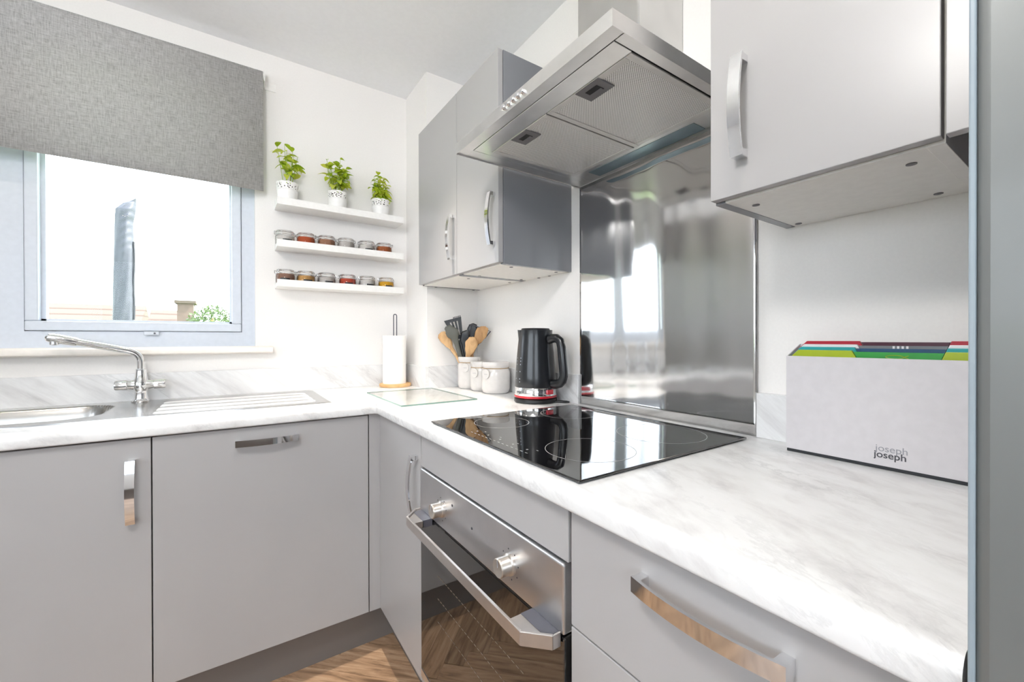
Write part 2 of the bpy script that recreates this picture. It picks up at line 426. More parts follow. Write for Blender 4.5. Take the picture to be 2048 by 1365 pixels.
w2 = thing('fill_window_rear', (-2.3, D0-.05, 1.1), 'added wide window letting daylight in from behind the camera', 'window', kind='structure')  # unseen window, added to light the sink run from behind
b = MB(); b.box(-3.6, -1.0, D0-.08, D0-.02, 1.1, 1.17); b.box(-3.6, -1.0, D0-.08, D0-.02, 2.13, 2.2)
for x in (-3.6, -2.335, -1.07): b.box(x, x+.07, D0-.08, D0-.02, 1.17, 2.13)
b.build('window_frame', M['upvc'], w2, smooth=0)
for x in (-3.53, -2.265): MB().box(x, x+1.195, D0-.053, D0-.047, 1.17, 2.13).build('pane', M['pane'], w2, smooth=0)
struct(MB().box(W0-T, T, D0-T, .28, H0, H0+.12).build('ceiling', M['ceiling'], smooth=0), 'plain white ceiling', 'ceiling')
struct(MB().box(BX, -.0005, BY, -.0005, 0, H0).build('wall_corner', M['wall'], smooth=0), 'white boxed-out corner beside the wall cabinets', 'wall')

fl = MB().box(W0-T, T, D0-T, .28, -.1, -.004).build('floor', M['floorbase'], smooth=0)
struct(fl, 'oak-look herringbone plank floor', 'floor')
PW, PL = .07, .42
def plank_mesh():
    m = MB().box(0, PL-.0012, 0, PW-.0012, -.004, 0).build('plank', M['plank'], fl, smooth=0)
    return m
first = plank_mesh(); cnt = 0
ca, sa = math.cos(R(-45)), math.sin(R(-45))
for mm in range(-8, 9):
    for i in range(-70, 70):
        for kind in (0, 1):
            u, v = i*PW+mm*PL, i*PW-mm*PL
            if kind: v += PW
            cu, cv = (u+PL/2, v+PW/2) if kind == 0 else (u+PW/2, v+PL/2)
            wx, wy = ca*cu-sa*cv-1.2, sa*cu+ca*cv-1.11
            if not (-2.45 < wx < -.28 and -2.6 < wy < -.30): continue
            o = first if cnt == 0 else first.copy()
            if cnt: COL.objects.link(o); o.parent = fl
            ox, oy = (u, v) if kind == 0 else (u+PW, v)
            o.location = (ca*ox-sa*oy-1.2, sa*ox+ca*oy-1.11, 0)
            o.rotation_euler = (0, 0, R(-45) if kind == 0 else R(45))
            cnt += 1

# ---- window
win = thing('window_1', (-1.68, .05, WZ0), 'white plastic casement window over the sink', 'window', kind='structure')
FY0, FY1 = .03, .10
b = MB()
b.box(WX0, WX1, FY0, FY1, WZ0, 1.171); b.box(WX0, WX1, FY0, FY1, 2.14, WZ1); b.box(-.99, WX1, FY0, FY1, 1.171, 2.14)
b.box(WX0, WX0+.055, FY0, FY1, 1.171, 2.14); b.box(-1.705, -1.622, FY0, FY1, 1.171, 2.14)
for x0, x1 in ((-1.620, -.992), (WX0+.057, -1.707)):      # rebate behind each casement
    for (a, c, d, e) in ((x0-.01, x1+.01, 1.165, 1.183), (x0-.01, x1+.01, 2.128, 2.146), (x0-.01, x0+.01, 1.183, 2.128), (x1-.01, x1+.01, 1.183, 2.128)): b.box(a, c, .0865, FY1, d, e)
b.build('window_frame', M['upvc'], win, smooth=0)
for x0, x1 in ((-1.620, -.992), (WX0+.057, -1.707)):
    b = MB(); z0, z1 = 1.173, 2.138; g = .034
    for (a, c, d, e) in ((x0, x1, z0, z0+g), (x0, x1, z1-g, z1), (x0, x0+g, z0+g, z1-g), (x1-g, x1, z0+g, z1-g)):
        b.box(a, c, .022, .085, d, e)
    cs = b.build('casement', M['upvc'], win, smooth=0, bevel=.004)
    b = MB()
    for (a, c, d, e) in ((x0+g, x1-g, z0+g, z0+g+.008), (x0+g, x0+g+.012, z0+g, z1-g), (x1-g-.008, x1-g, z0+g, z1-g)):
        b.box(a, c, .05, .075, d, e)
    b.build('glazing_bead', M['upvc'], cs, smooth=0)
    MB().box(x0+g, x1-g, .058, .064, z0+g, z1-g).build('pane', M['pane'], cs, smooth=0)
b = MB(); b.box(-1.308, -1.262, .012, .022, 1.158, 1.172); hd = b.build('window_handle', M['upvc'], win, bevel=.002)
MB().lathe([(.0035, -.002), (.0035, .0005)], (-1.275, .0115, 1.165), 12, 'y').build('lock_button', M['darkgrey'], hd)
prof = [(.028, 1.082), (-.042, 1.082), (-.05, 1.087), (-.052, 1.096), (-.05, 1.106), (-.042, 1.111), (.028, 1.112)]
b = MB(); b.prism(prof, KL, -.880, 'x'); b.build('window_sill', M['sillp'], win, smooth=40)

# ---- unseen wide window left of the camera, size and sill set for its daylight
dr = thing('fill_window_left', (W0-.05, (PDY0+PDY1)/2, PDB), 'unseen wide window left of the camera, shaped for its daylight', 'window', kind='structure')
b = MB(); x0, x1 = W0-.08, W0-.02
for y0, y1 in ((PDY0, PDY0+.07), (PDY1-.07, PDY1), ((PDY0+PDY1)/2-.05, (PDY0+PDY1)/2+.05)): b.box(x0, x1, y0, y1, PDB, PDZ)
b.box(x0, x1, PDY0, PDY1, PDB, PDB+.07); b.box(x0, x1, PDY0, PDY1, PDZ-.08, PDZ)
b.build('window_frame', M['upvc'], dr, smooth=0)
for y0, y1 in ((PDY0+.07, (PDY0+PDY1)/2-.05), ((PDY0+PDY1)/2+.05, PDY1-.07)):
    MB().box(W0-.055, W0-.049, y0, y1, PDB+.07, PDZ-.08).build('pane', M['pane'], dr, smooth=0)

# ---- ceiling downlights (one above the inner corner throws the patch of light on the floor)
def downlight(x, y, label, watt=LAMP_W, cone=150):
    t = thing('ceiling_downlight', (x, y, H0), label, 'lamp', 'recessed ceiling downlights')
    MB().lathe([(.030, -.001), (.042, -.001), (.042, -.005), (.036, -.008), (.030, -.006)], (x, y, H0), 28, cap=False).build('trim_ring', M['chrome'], t)
    MB().lathe([(.0001, -.0025), (.030, -.002)], (x, y, H0), 24, cap=False).build('lens', M['lampon'], t)
    ld = bpy.data.lights.new('lamp_light', 'SPOT'); l = bpy.data.objects.new('lamp_light', ld); COL.objects.link(l)
    l.parent = t; l.location = (0, 0, -.015); ld.energy = watt; ld.color = LAMP_COL; ld.spot_size = R(cone); ld.spot_blend = .9; ld.shadow_soft_size = .025
for x, y, lb in ((-.67, -.68, 'recessed ceiling downlight above the inner worktop corner'), (-1.9, -.68, 'recessed ceiling downlight near the left end of the window'),
                 (-.67, -2.0, 'recessed ceiling downlight above the drawer unit'), (-1.9, -2.0, 'recessed ceiling downlight behind the camera to the left'),
                 (-.67, -3.4, 'recessed ceiling downlight at the back of the room by the right wall'), (-1.9, -3.4, 'recessed ceiling downlight by the unseen daylight window on the left')):
    downlight(x, y, lb, *((95, 62) if (x, y) == (-.67, -.68) else ()))

LX, LY, LZ = -1.42, -1.85, 2.06
pt = thing('fill_lamp', (LX, LY, H0), 'added round white fill lamp, unseen above the camera', 'lamp')  # added lamp, no such fitting known; fills the ceiling and upper fronts
MB().lathe([(.07, 0), (.07, .03)], (LX, LY, H0-.031), 28).build('ceiling_plate', M['chrome'], pt)
MB().lathe([(.012, 0), (.012, .19)], (LX, LY, H0-.221), 16).build('stem', M['chrome'], pt)
MB().lathe([(max(.0001, .11*math.sin(math.pi*k/14)), -.11*math.cos(math.pi*k/14)) for k in range(15)], (LX, LY, LZ), 28, cap=False).build('globe', M['globe'], pt)

# ================================================================== WORKTOP
ZT, ZB, WE = .91, .872, -2.042
wk = thing('worktop', (-.6, -.6, ZT), 'white marble-effect L-shaped worktop with rounded front edge', 'worktop')
def front_prof(sgn_edge):      # (distance from wall, z) with a rolled front edge
    e = .6; r = .016; pts = []
    for k in range(7):
        t = math.pi/2*k/6; pts.append((e-r+r*math.sin(t), ZT-r+r*math.cos(t)))
    for k in range(4):
        t = math.pi/2*k/3; pts.append((e-.006+.006*math.cos(t), ZB+.006-.006*math.sin(t)))
    return pts
fp = front_prof(1)
SX0, SX1, SY0, SY1 = -1.955, -1.345, -.435, -.105        # bowl cut-out
b = MB()
b.prism([(-d, z) for d, z in fp]+[(-.5, ZB), (-.5, ZT)], KL, -.6, 'x')      # front strip of the left run
for (a, c, d, e) in ((KL, SX0, -.5, 0), (SX1, -.6, -.5, 0), (SX0, SX1, -.5, SY0), (SX0, SX1, SY1, 0)): b.box(a, c, d, e, ZB, ZT)
b.build('worktop_run', M['marble_l'], wk, smooth=50)
b = MB()
b.prism([(-d, z) for d, z in fp]+[(0, ZB), (0, ZT)], WE, -.6, 'y')
b.box(-.6, 0, -.6, BY, ZB, ZT); b.box(-.6, BX, BY, 0, ZB, ZT)
b.build('worktop_run', M['marble_r'], wk, smooth=50)
ZU, UT = 1.013, .018
def upst(x0, x1, y0, y1, m, lb):
    o = MB().box(x0, x1, y0, y1, ZT, ZU).build('upstand', m, smooth=0, bevel=.001, loc=((x0+x1)/2, (y0+y1)/2, ZT))
    tag(o, lb, 'upstand', 'marble-effect upstands')
upst(KL, BX-UT, -UT, 0, M['marble_up'], 'long marble-effect upstand under the window sill')
upst(BX-UT, BX, BY-UT, 0, M['marble_up2'], 'short marble-effect upstand on the left side of the boxed corner, beside the paper roll')
upst(BX, -UT, BY-UT, BY, M['marble_up'], 'marble-effect upstand behind the utensil pot')
upst(-UT, 0, -1.024, BY, M['marble_up2'], 'marble-effect upstand behind the kettle, left of the steel splashback')
upst(-UT, 0, WE, -1.624, M['marble_up2'], 'marble-effect upstand right of the steel splashback, behind the board case')

# ================================================================== BASE UNITS
def bow_handle(c, along, out, mat, parent, L=.16, wid=.02, proj=.032, wdir=None):
    """curved strap handle: c centre on the door face, along = long axis, out = away from the door"""
    c, al, ou = Vector(c), Vector(along), Vector(out); wd = al.cross(ou)
    n = 16; top, bot = [], []
    for k in range(n+1):
        s = -1+2*k/n
        p = .021+(proj-.021)*(1-s*s)
        top.append((s*(L/2+.006), p)); bot.append((s*(L/2+.006), p-.0045))
    pts = top+bot[::-1]
    m = MB()
    N_ = len(pts); vs = [c+al*a+ou*q+wd*(wid/2*e) for e in (-1, 1) for a, q in pts]
    fs = [(i, (i+1) % N_, N_+(i+1) % N_, N_+i) for i in range(N_)]
    for k in range(n):      # caps as quads
        fs.append((k, k+1, N_-2-k, N_-1-k)); fs.append(tuple(N_+q for q in (k, k+1, N_-2-k, N_-1-k)))
    m.add(vs, fs)
    for s in (-1, 1):
        ctr = c+al*(s*L/2)
        q = [ctr+al*(a*.006)+wd*(e*wid/2*.9)+ou*o_ for o_ in (0, .0185) for a, e in ((-1, -1), (1, -1), (1, 1), (-1, 1))]
        m.add(q, [(0, 3, 2, 1), (4, 5, 6, 7), (0, 1, 5, 4), (1, 2, 6, 5), (2, 3, 7, 6), (3, 0, 4, 7)])
    return m.build('handle', mat, parent, smooth=30)
XF, YF, ZD, ZDT = -.58, -.58, .157, .866     # front faces, bottom and top of the doors
G = .0015
XD0, XD1 = -1.213, -.622                     # dishwasher front
def carcass(name, t, x0, x1, y0, y1, z0=.155, z1=.868): MB().box(x0, x1, y0, y1, z0, z1).build(name, M['carcass'], t, smooth=0)
t = thing('sink_cabinet', (-1.55, -.3, 0), 'grey base cabinet under the sink with an upright bow handle', 'cabinet')
b = MB(); b.box(-2.015, -1.997, -.56, -.02, .155, .868); b.box(-1.235, -1.217, -.56, -.02, .155, .868); b.box(-1.997, -1.235, -.56, -.02, .155, .173); b.box(-1.997, -1.235, -.035, -.02, .173, .70)
b.build('body', M['carcass'], t, smooth=0)
d = MB().box(-1.81, XD0-2*G, YF, -.561, ZD, ZDT).build('door', M['cab'], t, smooth=0, bevel=.0012)
bow_handle((-1.257, YF, .725), (0, 0, 1), (0, -1, 0), M['chrome'], d)
MB().box(-2.015, -1.813, YF, -.561, ZD, ZDT).build('filler_panel', M['cab'], t, smooth=0, bevel=.0012)
t = thing('tall_cabinet', (-2.31, -.3, 0), 'tall grey cabinet closing the left end of the sink run', 'cabinet')
MB().box(-2.60, KL-.001, -.56, -.002, .155, 2.08).build('body', M['cab'], t, smooth=0)
for z0, z1 in ((ZD, 1.38), (1.383, 2.08)): MB().box(-2.598, KL-.003, YF, -.561, z0, z1).build('door', M['cab'], t, smooth=0, bevel=.0012)
MB().box(-2.59, KL-.01, -.50, -.48, 0, .154).build('kick_board', M['plinth'], t, smooth=0)
t = thing('dishwasher', (-.92, -.3, 0), 'built-in dishwasher with a plain grey front and horizontal handle', 'dishwasher')
carcass('body', t, XD0+.005, XD1-.005, -.56, -.03)
d = MB().box(XD0, XD1, YF, -.561, ZD, ZDT).build('door', M['cab'], t, smooth=0, bevel=.0012)
bow_handle((-.934, YF, .822), (1, 0, 0), (0, -1, 0), M['chrome'], d)
t = thing('corner_cabinet', (-.3, -.77, 0), 'grey corner base cabinet with tall narrow door beside the oven', 'cabinet')
carcass('body', t, -.56, -.005, -.974, -.60); MB().box(-.618, -.5615, -.576, -.558, .155, .868).build('corner_post', M['cab'], t, smooth=0)
d = MB().box(XF, -.561, -.9735, -.5775, ZD, ZDT).build('door', M['cab'], t, smooth=0, bevel=.0012)
bow_handle((XF, -.945, .715), (0, 0, 1), (-1, 0, 0), M['chrome'], d)
OY0, OY1 = -.9765, -1.606
ZFI, ZPB = .777, .657
t = thing('oven_housing', (-.3, -1.29, 0), 'grey oven housing with blank strip above the oven', 'cabinet')
b = MB(); b.box(-.56, -.005, OY0-.002, OY0-.016, .155, .868); b.box(-.56, -.005, OY1+.002, OY1+.016, .155, .868); b.box(-.56, -.005, OY0-.016, OY1+.016, .155, .175); b.box(-.02, -.005, OY0-.016, OY1+.016, .175, .868)
b.build('body', M['carcass'], t, smooth=0)
MB().box(XF, -.561, OY0-G, OY1+2*G, ZFI, ZDT).build('filler_panel', M['cab'], t, smooth=0, bevel=.0012)
MB().box(XF, -.561, OY0-G, OY1+2*G, ZD, .18).build('bottom_strip', M['cab'], t, smooth=0, bevel=.0012)
# ---- oven
ov = thing('oven', (-.3, -1.29, .18), 'built-in stainless steel oven with black glass door and two knobs', 'oven')
MB().box(-.556, -.03, OY0-.02, OY1+.02, .18, .77).build('body', M['dark'], ov, smooth=0)
cpn = MB().box(-.586, -.556, OY0-.006, OY1+.008, ZPB, ZFI-.003).build('control_panel', M['oven_steel'], ov, smooth=0, bevel=.004, bseg=3)
for ky in (-1.129, -1.443):
    k = MB().lathe([(.0205, 0), (.0205, -.005), (.018, -.007), (.018, -.027), (.0165, -.029), (.0001, -.029)], (-.5862, ky, .706), 36, 'x').build('knob', M['brass'], ov)
    MB().box(-.6158, -.6148, ky-.001, ky+.001, .708, .721).build('pointer_mark', M['printlight'], k, smooth=0)
b = MB()
for ky in (-1.129, -1.443):
    for a in range(8):
        th = 2*math.pi*a/8+.2
        b.box(-.5866, -.586, ky+.028*math.sin(th)-.0012, ky+.028*math.sin(th)+.0012, .706+.028*math.cos(th)-.0012, .706+.028*math.cos(th)+.0012)
b.build('panel_marks', M['printdark'], ov, smooth=0)['kind'] = 'stuff'
for ky, kz in ((-1.19, .735), (-1.29, .717)):
    MB().lathe([(.003, -.0005), (.003, .001)], (-.5866, ky, kz), 12, 'x').build('indicator_light', M['printdark'], ov)
od = MB().box(-.584, -.556, OY0-.006, OY1+.008, .183, ZPB-.004).build('oven_door', M['ovenglass'], ov, smooth=0, bevel=.003)
MB().box(-.5855, -.5845, OY0-.008, OY1+.010, .183, .205).build('door_trim', M['oven_steel'], od, smooth=0)
zc0, zc1 = .640, .664
pts = [(-.588, OY0-.012), (-.605, OY0-.012), (-.643, OY0-.05), (-.643, OY1+.05), (-.605, OY1+.012), (-.588, OY1+.012),
       (-.588, OY1+.0155), (-.601, OY1+.0155), (-.637, OY1+.0515), (-.637, OY0-.0515), (-.601, OY0-.0155), (-.588, OY0-.0155)]
bar = MB()
n6 = 6
o_ = pts[:6]; i_ = pts[6:][::-1]
for k in range(5):
    q = [o_[k], o_[k+1], i_[k+1], i_[k]]
    bar.add([(x, y, z) for z in (zc0, zc1) for x, y in q], [(0, 1, 2, 3), (4, 5, 6, 7), (0, 1, 5, 4), (1, 2, 6, 5), (2, 3, 7, 6), (3, 0, 4, 7)])
hb = bar.build('handle', M['fascia'], od, smooth=0, bevel=.0012)
for ys, s in ((OY0-.016, -1), (OY1+.016, 1)):
    MB().prism([(-.586, ys), (-.600, ys), (-.635, ys+s*.036), (-.635, ys+s*.075), (-.61, ys+s*.075), (-.61, ys+s*.03), (-.586, ys+s*.03)] , zc0+.002, zc1-.005, 'z').build('handle_mount', M['fascia'], hb, smooth=0)
    MB().box(-.612, -.585, ys+s*.004, ys+s*.075, zc0+.001, zc1-.004).build('mount_cover', M['darkgrey'], hb, smooth=0)
b = MB()
for k, (za, x) in enumerate(((.52, 0), (.46, 0), (.40, 0))):
    for j in range(26): b.box(-.5846, -.5842, -1.10-j*.015, -1.10-j*.015-.009, za, za+.0014)
b.build('glass_print', M['faintprint'], od, smooth=0)['kind'] = 'stuff'
# ---- drawer unit
DY0, DY1 = -1.610, -2.046
t = thing('drawer_cabinet', (-.3, -1.83, 0), 'grey drawer unit with a wide bow handle below the chopping boards', 'cabinet')
carcass('body', t, -.556, -.005, DY0-.002, DY1+.002)
for z0, z1 in ((.682, ZDT), (.421, .679), (ZD, .418)):
    d = MB().box(XF, -.557, DY0, DY1, z0, z1).build('drawer', M['cab'], t, smooth=0, bevel=.0012)
    bow_handle((XF, -1.838, z1-.045), (0, 1, 0), (-1, 0, 0), M['chrome'], d, L=.17)
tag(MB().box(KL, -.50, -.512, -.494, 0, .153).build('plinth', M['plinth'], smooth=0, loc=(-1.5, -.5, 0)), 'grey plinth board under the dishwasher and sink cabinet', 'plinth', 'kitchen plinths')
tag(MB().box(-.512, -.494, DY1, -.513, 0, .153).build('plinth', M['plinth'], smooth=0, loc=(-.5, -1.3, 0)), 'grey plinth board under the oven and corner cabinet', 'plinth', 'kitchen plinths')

# ================================================================== SINK + TAP
sk = thing('inset_sink', (-1.35, -.27, ZT), 'stainless steel inset sink with ribbed drainer', 'sink')
def sdrr(x, y, cx, cy, hx, hy, r):
    qx, qy = abs(x-cx)-hx+r, abs(y-cy)-hy+r
    return math.hypot(max(qx, 0), max(qy, 0))+min(max(qx, qy), 0)-r
def sm(a, b_, x):
    t_ = max(0, min(1, (x-a)/(b_-a))); return t_*t_*(3-2*t_)
KX0, KX1, KY0, KY1 = -1.99, -.726, -.488, -.05
def sink_z(x, y):
    z = ZT+.0025
    e = sdrr(x, y, (KX0+KX1)/2, (KY0+KY1)/2, (KX1-KX0)/2, (KY1-KY0)/2, .03)
    z -= .0024*sm(-.006, 0, e)
    # drainer recess with ribs
    d_ = sdrr(x, y, -1.0, -.27, .25, .185, .05)
    inside = 1-sm(-.03, 0, d_)
    z -= .004*inside
    if inside > 0:
        z += .0032*inside*max(0, math.cos((y+.27)/.046*math.pi*1.0))**2*sm(-1.25, -1.2, x)*(1-sm(-.80, -.76, x))
    s_ = sdrr(x, y, -1.65, -.27, .29, .155, .09)
    z += .0012*(1-sm(0, .02, abs(s_-.008)))
    z -= .155*(1-sm(-.035, .004, s_))
    return z
def frange(a, b_, st):
    n = max(1, int(round((b_-a)/st))); return [a+(b_-a)*i/n for i in range(n+1)]
def hfield(xs, ys):
    m = MB(); n = len(ys)
    m.add([(x, y, sink_z(x, y)) for x in xs for y in ys], [(i*n+j, (i+1)*n+j, (i+1)*n+j+1, i*n+j+1) for i in range(len(xs)-1) for j in range(n-1)])
    return m
ysS = frange(KY0, KY1, .0055)
bo = hfield(frange(KX0, -1.30, .008), ysS).build('bowl', M['steel_x'], sk, smooth=180)
hfield(frange(-1.30, KX1, .008), ysS).build('drainer', M['steel_x'], sk, smooth=180)
MB().lathe([(.0001, 0), (.035, 0), (.04, .003), (.042, .001)], (-1.65, -.27, ZT-.152), 24, cap=False).build('waste', M['chrome'], bo)

tx, ty = -1.304, -.078
tp = thing('mixer_tap', (tx, ty, ZT+.0025), 'chrome mixer tap with swivel spout and two lever handles', 'tap')
TZ = ZT+.0025
MB().lathe([(.027, 0), (.028, .004), (.025, .008), (.0205, .012), (.018, .03), (.0185, .045)], (tx, ty, TZ), 28).build('base', M['chrome'], tp)
bd = MB(); bd.lathe([(.0185, .04), (.0235, .052), (.0245, .063), (.0225, .075), (.018, .088), (.0155, .112), (.0155, .115), (.0155, .119), (.0135, .121)], (tx, ty, TZ), 28)
bd.lathe([(.015, -.036), (.0185, -.018), (.0195, 0), (.0185, .018), (.015, .036)], (tx, ty, TZ+.0625), 24, 'x')
bd.build('body', M['chrome'], tp)
for s in (-1, 1):
    MB().lathe([(.0165, .036*s), (.018, .038*s), (.018, .067*s), (.0165, .0705*s), (.0001, .071*s)], (tx, ty, TZ+.0625), 24, 'x').build('tap_handle', M['chrome'], tp)
pth = [(tx, ty, TZ+.118), (tx, ty, TZ+.13)]
for k in range(9):
    a = R(0+76*k/8); r_ = .045
    pth.append((tx-r_*(1-math.cos(a)), ty-.012*(1-math.cos(a)), TZ+.145+r_*math.sin(a)))
ex, ey, ez = pth[-1]; dx, dz = -math.sin(R(76)), math.cos(R(76))
pth.append((ex+dx*.13, ey-.03, ez+dz*.13))
sp = MB().tube(pth, .0115, 16).build('spout', M['chrome'], tp)
e2 = Vector(pth[-1]); dv = (e2-Vector((ex, ey, ez))).normalized()
m = MB(); m.tube([e2-dv*.004, e2, e2+dv*.055, e2+dv*.066, e2+dv*.071], [.0135, .0148, .0155, .013, .006], 18)
nz = m.build('nozzle', M['chrome'], tp)
q = e2+dv*.05
MB().lathe([(.0095, -.022), (.0115, -.020), (.0115, -.006)], (q.x, q.y, q.z), 18).build('aerator', M['chrome'], nz)

# ================================================================== HOB
HX0, HX1, HY0, HY1, HZ = -.579, -.065, -1.045, -1.627, .9165
hb = thing('induction_hob', ((HX0+HX1)/2, (HY0+HY1)/2, ZT), 'black glass electric hob set in the worktop', 'hob')
MB().box(HX0, HX1, HY0, HY1, ZT+.0025, HZ).build('glass_top', M['hobglass'], hb, smooth=0, bevel=.0025, bseg=3)
MB().box(HX0+.006, HX1-.006, HY0-.006, HY1+.006, ZT, ZT+.0024).build('seal', M['rubber'], hb, smooth=0)
def ring2(cx, cy, r, wd=.0011):
    m = MB(); n = 72; vs = []; fs = []
    for k in range(n):
        a = 2*math.pi*k/n
        for rr in (r-wd/2, r+wd/2): vs.append((cx+rr*math.cos(a), cy+rr*math.sin(a), HZ+.0002))
    for k in range(n):
        j = (k+1) % n; fs.append((2*k, 2*k+1, 2*j+1, 2*j))
    return m.add(vs, fs)
for cx, cy, r in ((-.43, -1.17, .073), (-.43, -1.50, .09), (-.19, -1.17, .085), (-.19, -1.49, .1)):
    ring2(cx, cy, r).build('cooking_zone_ring', M['ring'], hb, smooth=0)
b = MB()
for j in range(14):
    yy = -1.225-j*.017
    b.box(-.553, -.5515, yy, yy-.008, HZ+.0001, HZ+.0003)
    if j % 3 == 0: b.box(-.538, -.534, yy, yy-.004, HZ+.0001, HZ+.0003)
    if j % 4 == 1: b.box(-.525, -.5235, yy, yy-.006, HZ+.0001, HZ+.0003)
b.build('touch_controls', M['ring'], hb, smooth=0)['kind'] = 'stuff'

# ================================================================== SPLASHBACK
m = MB(); ny, nz_ = 72, 24
SY0_, SY1_, SZ0, SZ1 = -1.026, -1.622, .9105, 1.673
def splash_x(f, g):
    wv = .0022*math.sin(f*6.2+.4)+.0013*math.sin(f*17+1.1+.5*g)+.0004*math.sin(f*41+2*g)+.0012*math.sin(2.4*g+f*2)
    ed = .004*max(0, (f-.84)/.16)**2*(1.0-.3*g)
    return -.0095+wv*math.sin(math.pi*min(1, max(0, f)))**.4 - ed*.5
vs = [(splash_x(i/ny, j/nz_), SY0_+(SY1_-SY0_)*i/ny, SZ0+(SZ1-SZ0)*j/nz_) for i in range(ny+1) for j in range(nz_+1)]
fs = [(i*(nz_+1)+j, (i+1)*(nz_+1)+j, (i+1)*(nz_+1)+j+1, i*(nz_+1)+j+1) for i in range(ny) for j in range(nz_)]
m.add(vs, fs)
spb = m.build('splashback', M['steel_splash'], loc=(-.008, -1.324, ZT), smooth=180)
so = spb.modifiers.new('thickness', 'SOLIDIFY'); so.thickness = .0015; so.offset = 0
tag(spb, 'tall brushed steel splashback sheet behind the hob', 'splashback')

# ================================================================== COOKER HOOD
hx, hy0, hy1, hz, hz2 = -.487, -1.0155, -1.613, 1.6755, 1.706
ho = thing('cooker_hood', (0, (hy0+hy1)/2, hz), 'stainless steel chimney cooker hood with two mesh filters', 'cooker hood')
m = MB(); iw = .0012
m.box(hx, hx+iw, hy0, hy1, hz, hz2); m.box(hx+iw, -.001, hy0, hy0-iw, hz, hz2); m.box(hx+iw, -.001, hy1, hy1+iw, hz, hz2)
# sloping top up to the chimney
CX, CY0, CY1 = -.184, -1.204, -1.424
top = [(hx, hy0, hz2), (-.001, hy0, hz2), (-.001, hy1, hz2), (hx, hy1, hz2), (CX-.01, CY0+.01, hz2+.06), (-.001, CY0+.01, hz2+.06), (-.001, CY1-.01, hz2+.06), (CX-.01, CY1-.01, hz2+.06)]
m.add(top, [(0, 3, 7, 4), (0, 4, 5, 1), (3, 2, 6, 7), (4, 7, 6, 5)])
m.build('canopy', M['steel_y'], ho, smooth=0)
zi = hz+.0035
m = MB()
m.box(hx+iw, -.454, hy0-iw, hy1+iw, zi, zi+.002)                    # front border
m.box(-.452, -.404, hy0-.045, hy1+.028, zi-.0005, zi+.002)           # inner front panel
m.box(-.454, -.001, hy0-iw, hy0-.043, zi, zi+.002)
m.box(-.404, -.001, hy0-.043, hy0-.063, zi, zi+.002)
m.box(-.452, -.001, hy1+iw, hy1+.026, zi, zi+.002)
m.box(-.085, -.001, hy0-.063, hy1+.026, zi, zi+.002)
m.build('underside_panel', M['steel_y'], ho, smooth=0, bevel=.0006)
MB().box(-.46, -.01, hy0-.04, hy1+.024, zi+.0022, zi+.004).build('shadow_gap', M['dark'], ho, smooth=0)
for y0, y1 in ((-1.081, -1.3265), (-1.3305, -1.583)):
    m = MB(); fr_ = .015; xa, xb = -.403, -.087
    for (a, c, d_, e) in ((xa, xb, y0, y0-fr_), (xa, xb, y1+fr_, y1), (xa, xa+fr_, y0-fr_, y1+fr_), (xb-fr_, xb, y0-fr_, y1+fr_)): m.box(a, c, d_, e, zi-.002, zi+.002)
    f_ = m.build('grease_filter', M['filterframe'], ho, smooth=0, bevel=.0008)
    MB().box(xa+fr_, xb-fr_, y0-fr_, y1+fr_, zi-.0005, zi+.001).build('mesh', M['filter'], f_, smooth=0)
    cy = (y0+y1)/2
    lt = MB().box(-.402, -.352, cy+.03, cy-.04, zi-.0035, zi-.0006).build('latch', M['greyplastic'], f_, smooth=0, bevel=.002)
    m = MB().box(-.388, -.366, cy+.012, cy-.022, zi-.0042, zi-.0034); m.build('latch_slot', M['dark'], lt, smooth=0)
    MB().box(-.374, -.367, cy+.011, cy-.021, zi-.0052, zi-.0041).build('latch_tab', M['greyplastic'], lt, smooth=0)
lc = MB().box(-.07, -.018, -1.13, -1.5, zi-.0015, zi-.0001).build('lamp_cover', M['lampglass'], ho, smooth=0, bevel=.0005)
for k in range(5):
    yb = -1.272-k*.0192
    MB().lathe([(.0072, 0), (.0072, -.004), (.006, -.006), (.0001, -.006)], (hx, yb, hz+.0165), 20, 'x').build('button', M['chrome'], ho)
m = MB(); m.box(CX, -.001, CY0, CY1, hz2+.055, H0-.002); ch = m.build('chimney', M['steel_z'], ho, smooth=0, bevel=.002)

# ================================================================== WALL CABINETS
CZ0, CZ1 = 1.3845, 2.078
def wall_cabinet(name, y0, y1, xf, label, hy, caps, z0=CZ0, z1=CZ1, side_r='sideshade'):
    t = thing(name, (0, (y0+y1)/2, z0), label, 'cabinet')
    bx = xf+.0195; p = .018
    for ya, yb, sm_ in ((y0, y0-p, 'sideshade'), (y1+p, y1, side_r)): MB().box(bx, -.001, ya, yb, z0, z1).build('side_panel', M[sm_], t, smooth=0, bevel=.0006)
    m = MB(); m.box(bx, -.001, y0-p, y1+p, z1-p, z1); m.box(-.01, -.001, y0-p, y1+p, z0+.03, z1-p); m.build('back_and_top', M['carcass'], t, smooth=0)
    bp_ = MB().box(bx, -.001, y0-p, y1+p, z0+.0008, z0+p).build('bottom_panel', M['carcass'], t, smooth=0)
    d_ = MB().box(xf, xf+.018, y0-.001, y1+.001, z0+.004, z1).build('door', M['cab'], t, smooth=0, bevel=.0012)
    bow_handle((xf, hy, 1.532), (0, 0, 1), (-1, 0, 0), M['chrome'], d_)
    for u, v in caps:
        q = at(u, v, 'z', z0)
        MB().lathe([(.0062, .0015), (.0062, -.0004), (.005, -.0008), (.0001, -.0008)], (q.x, q.y, z0), 16).build('screw_cap', M['greyplastic'], bp_)
    return t
XL = -.3145
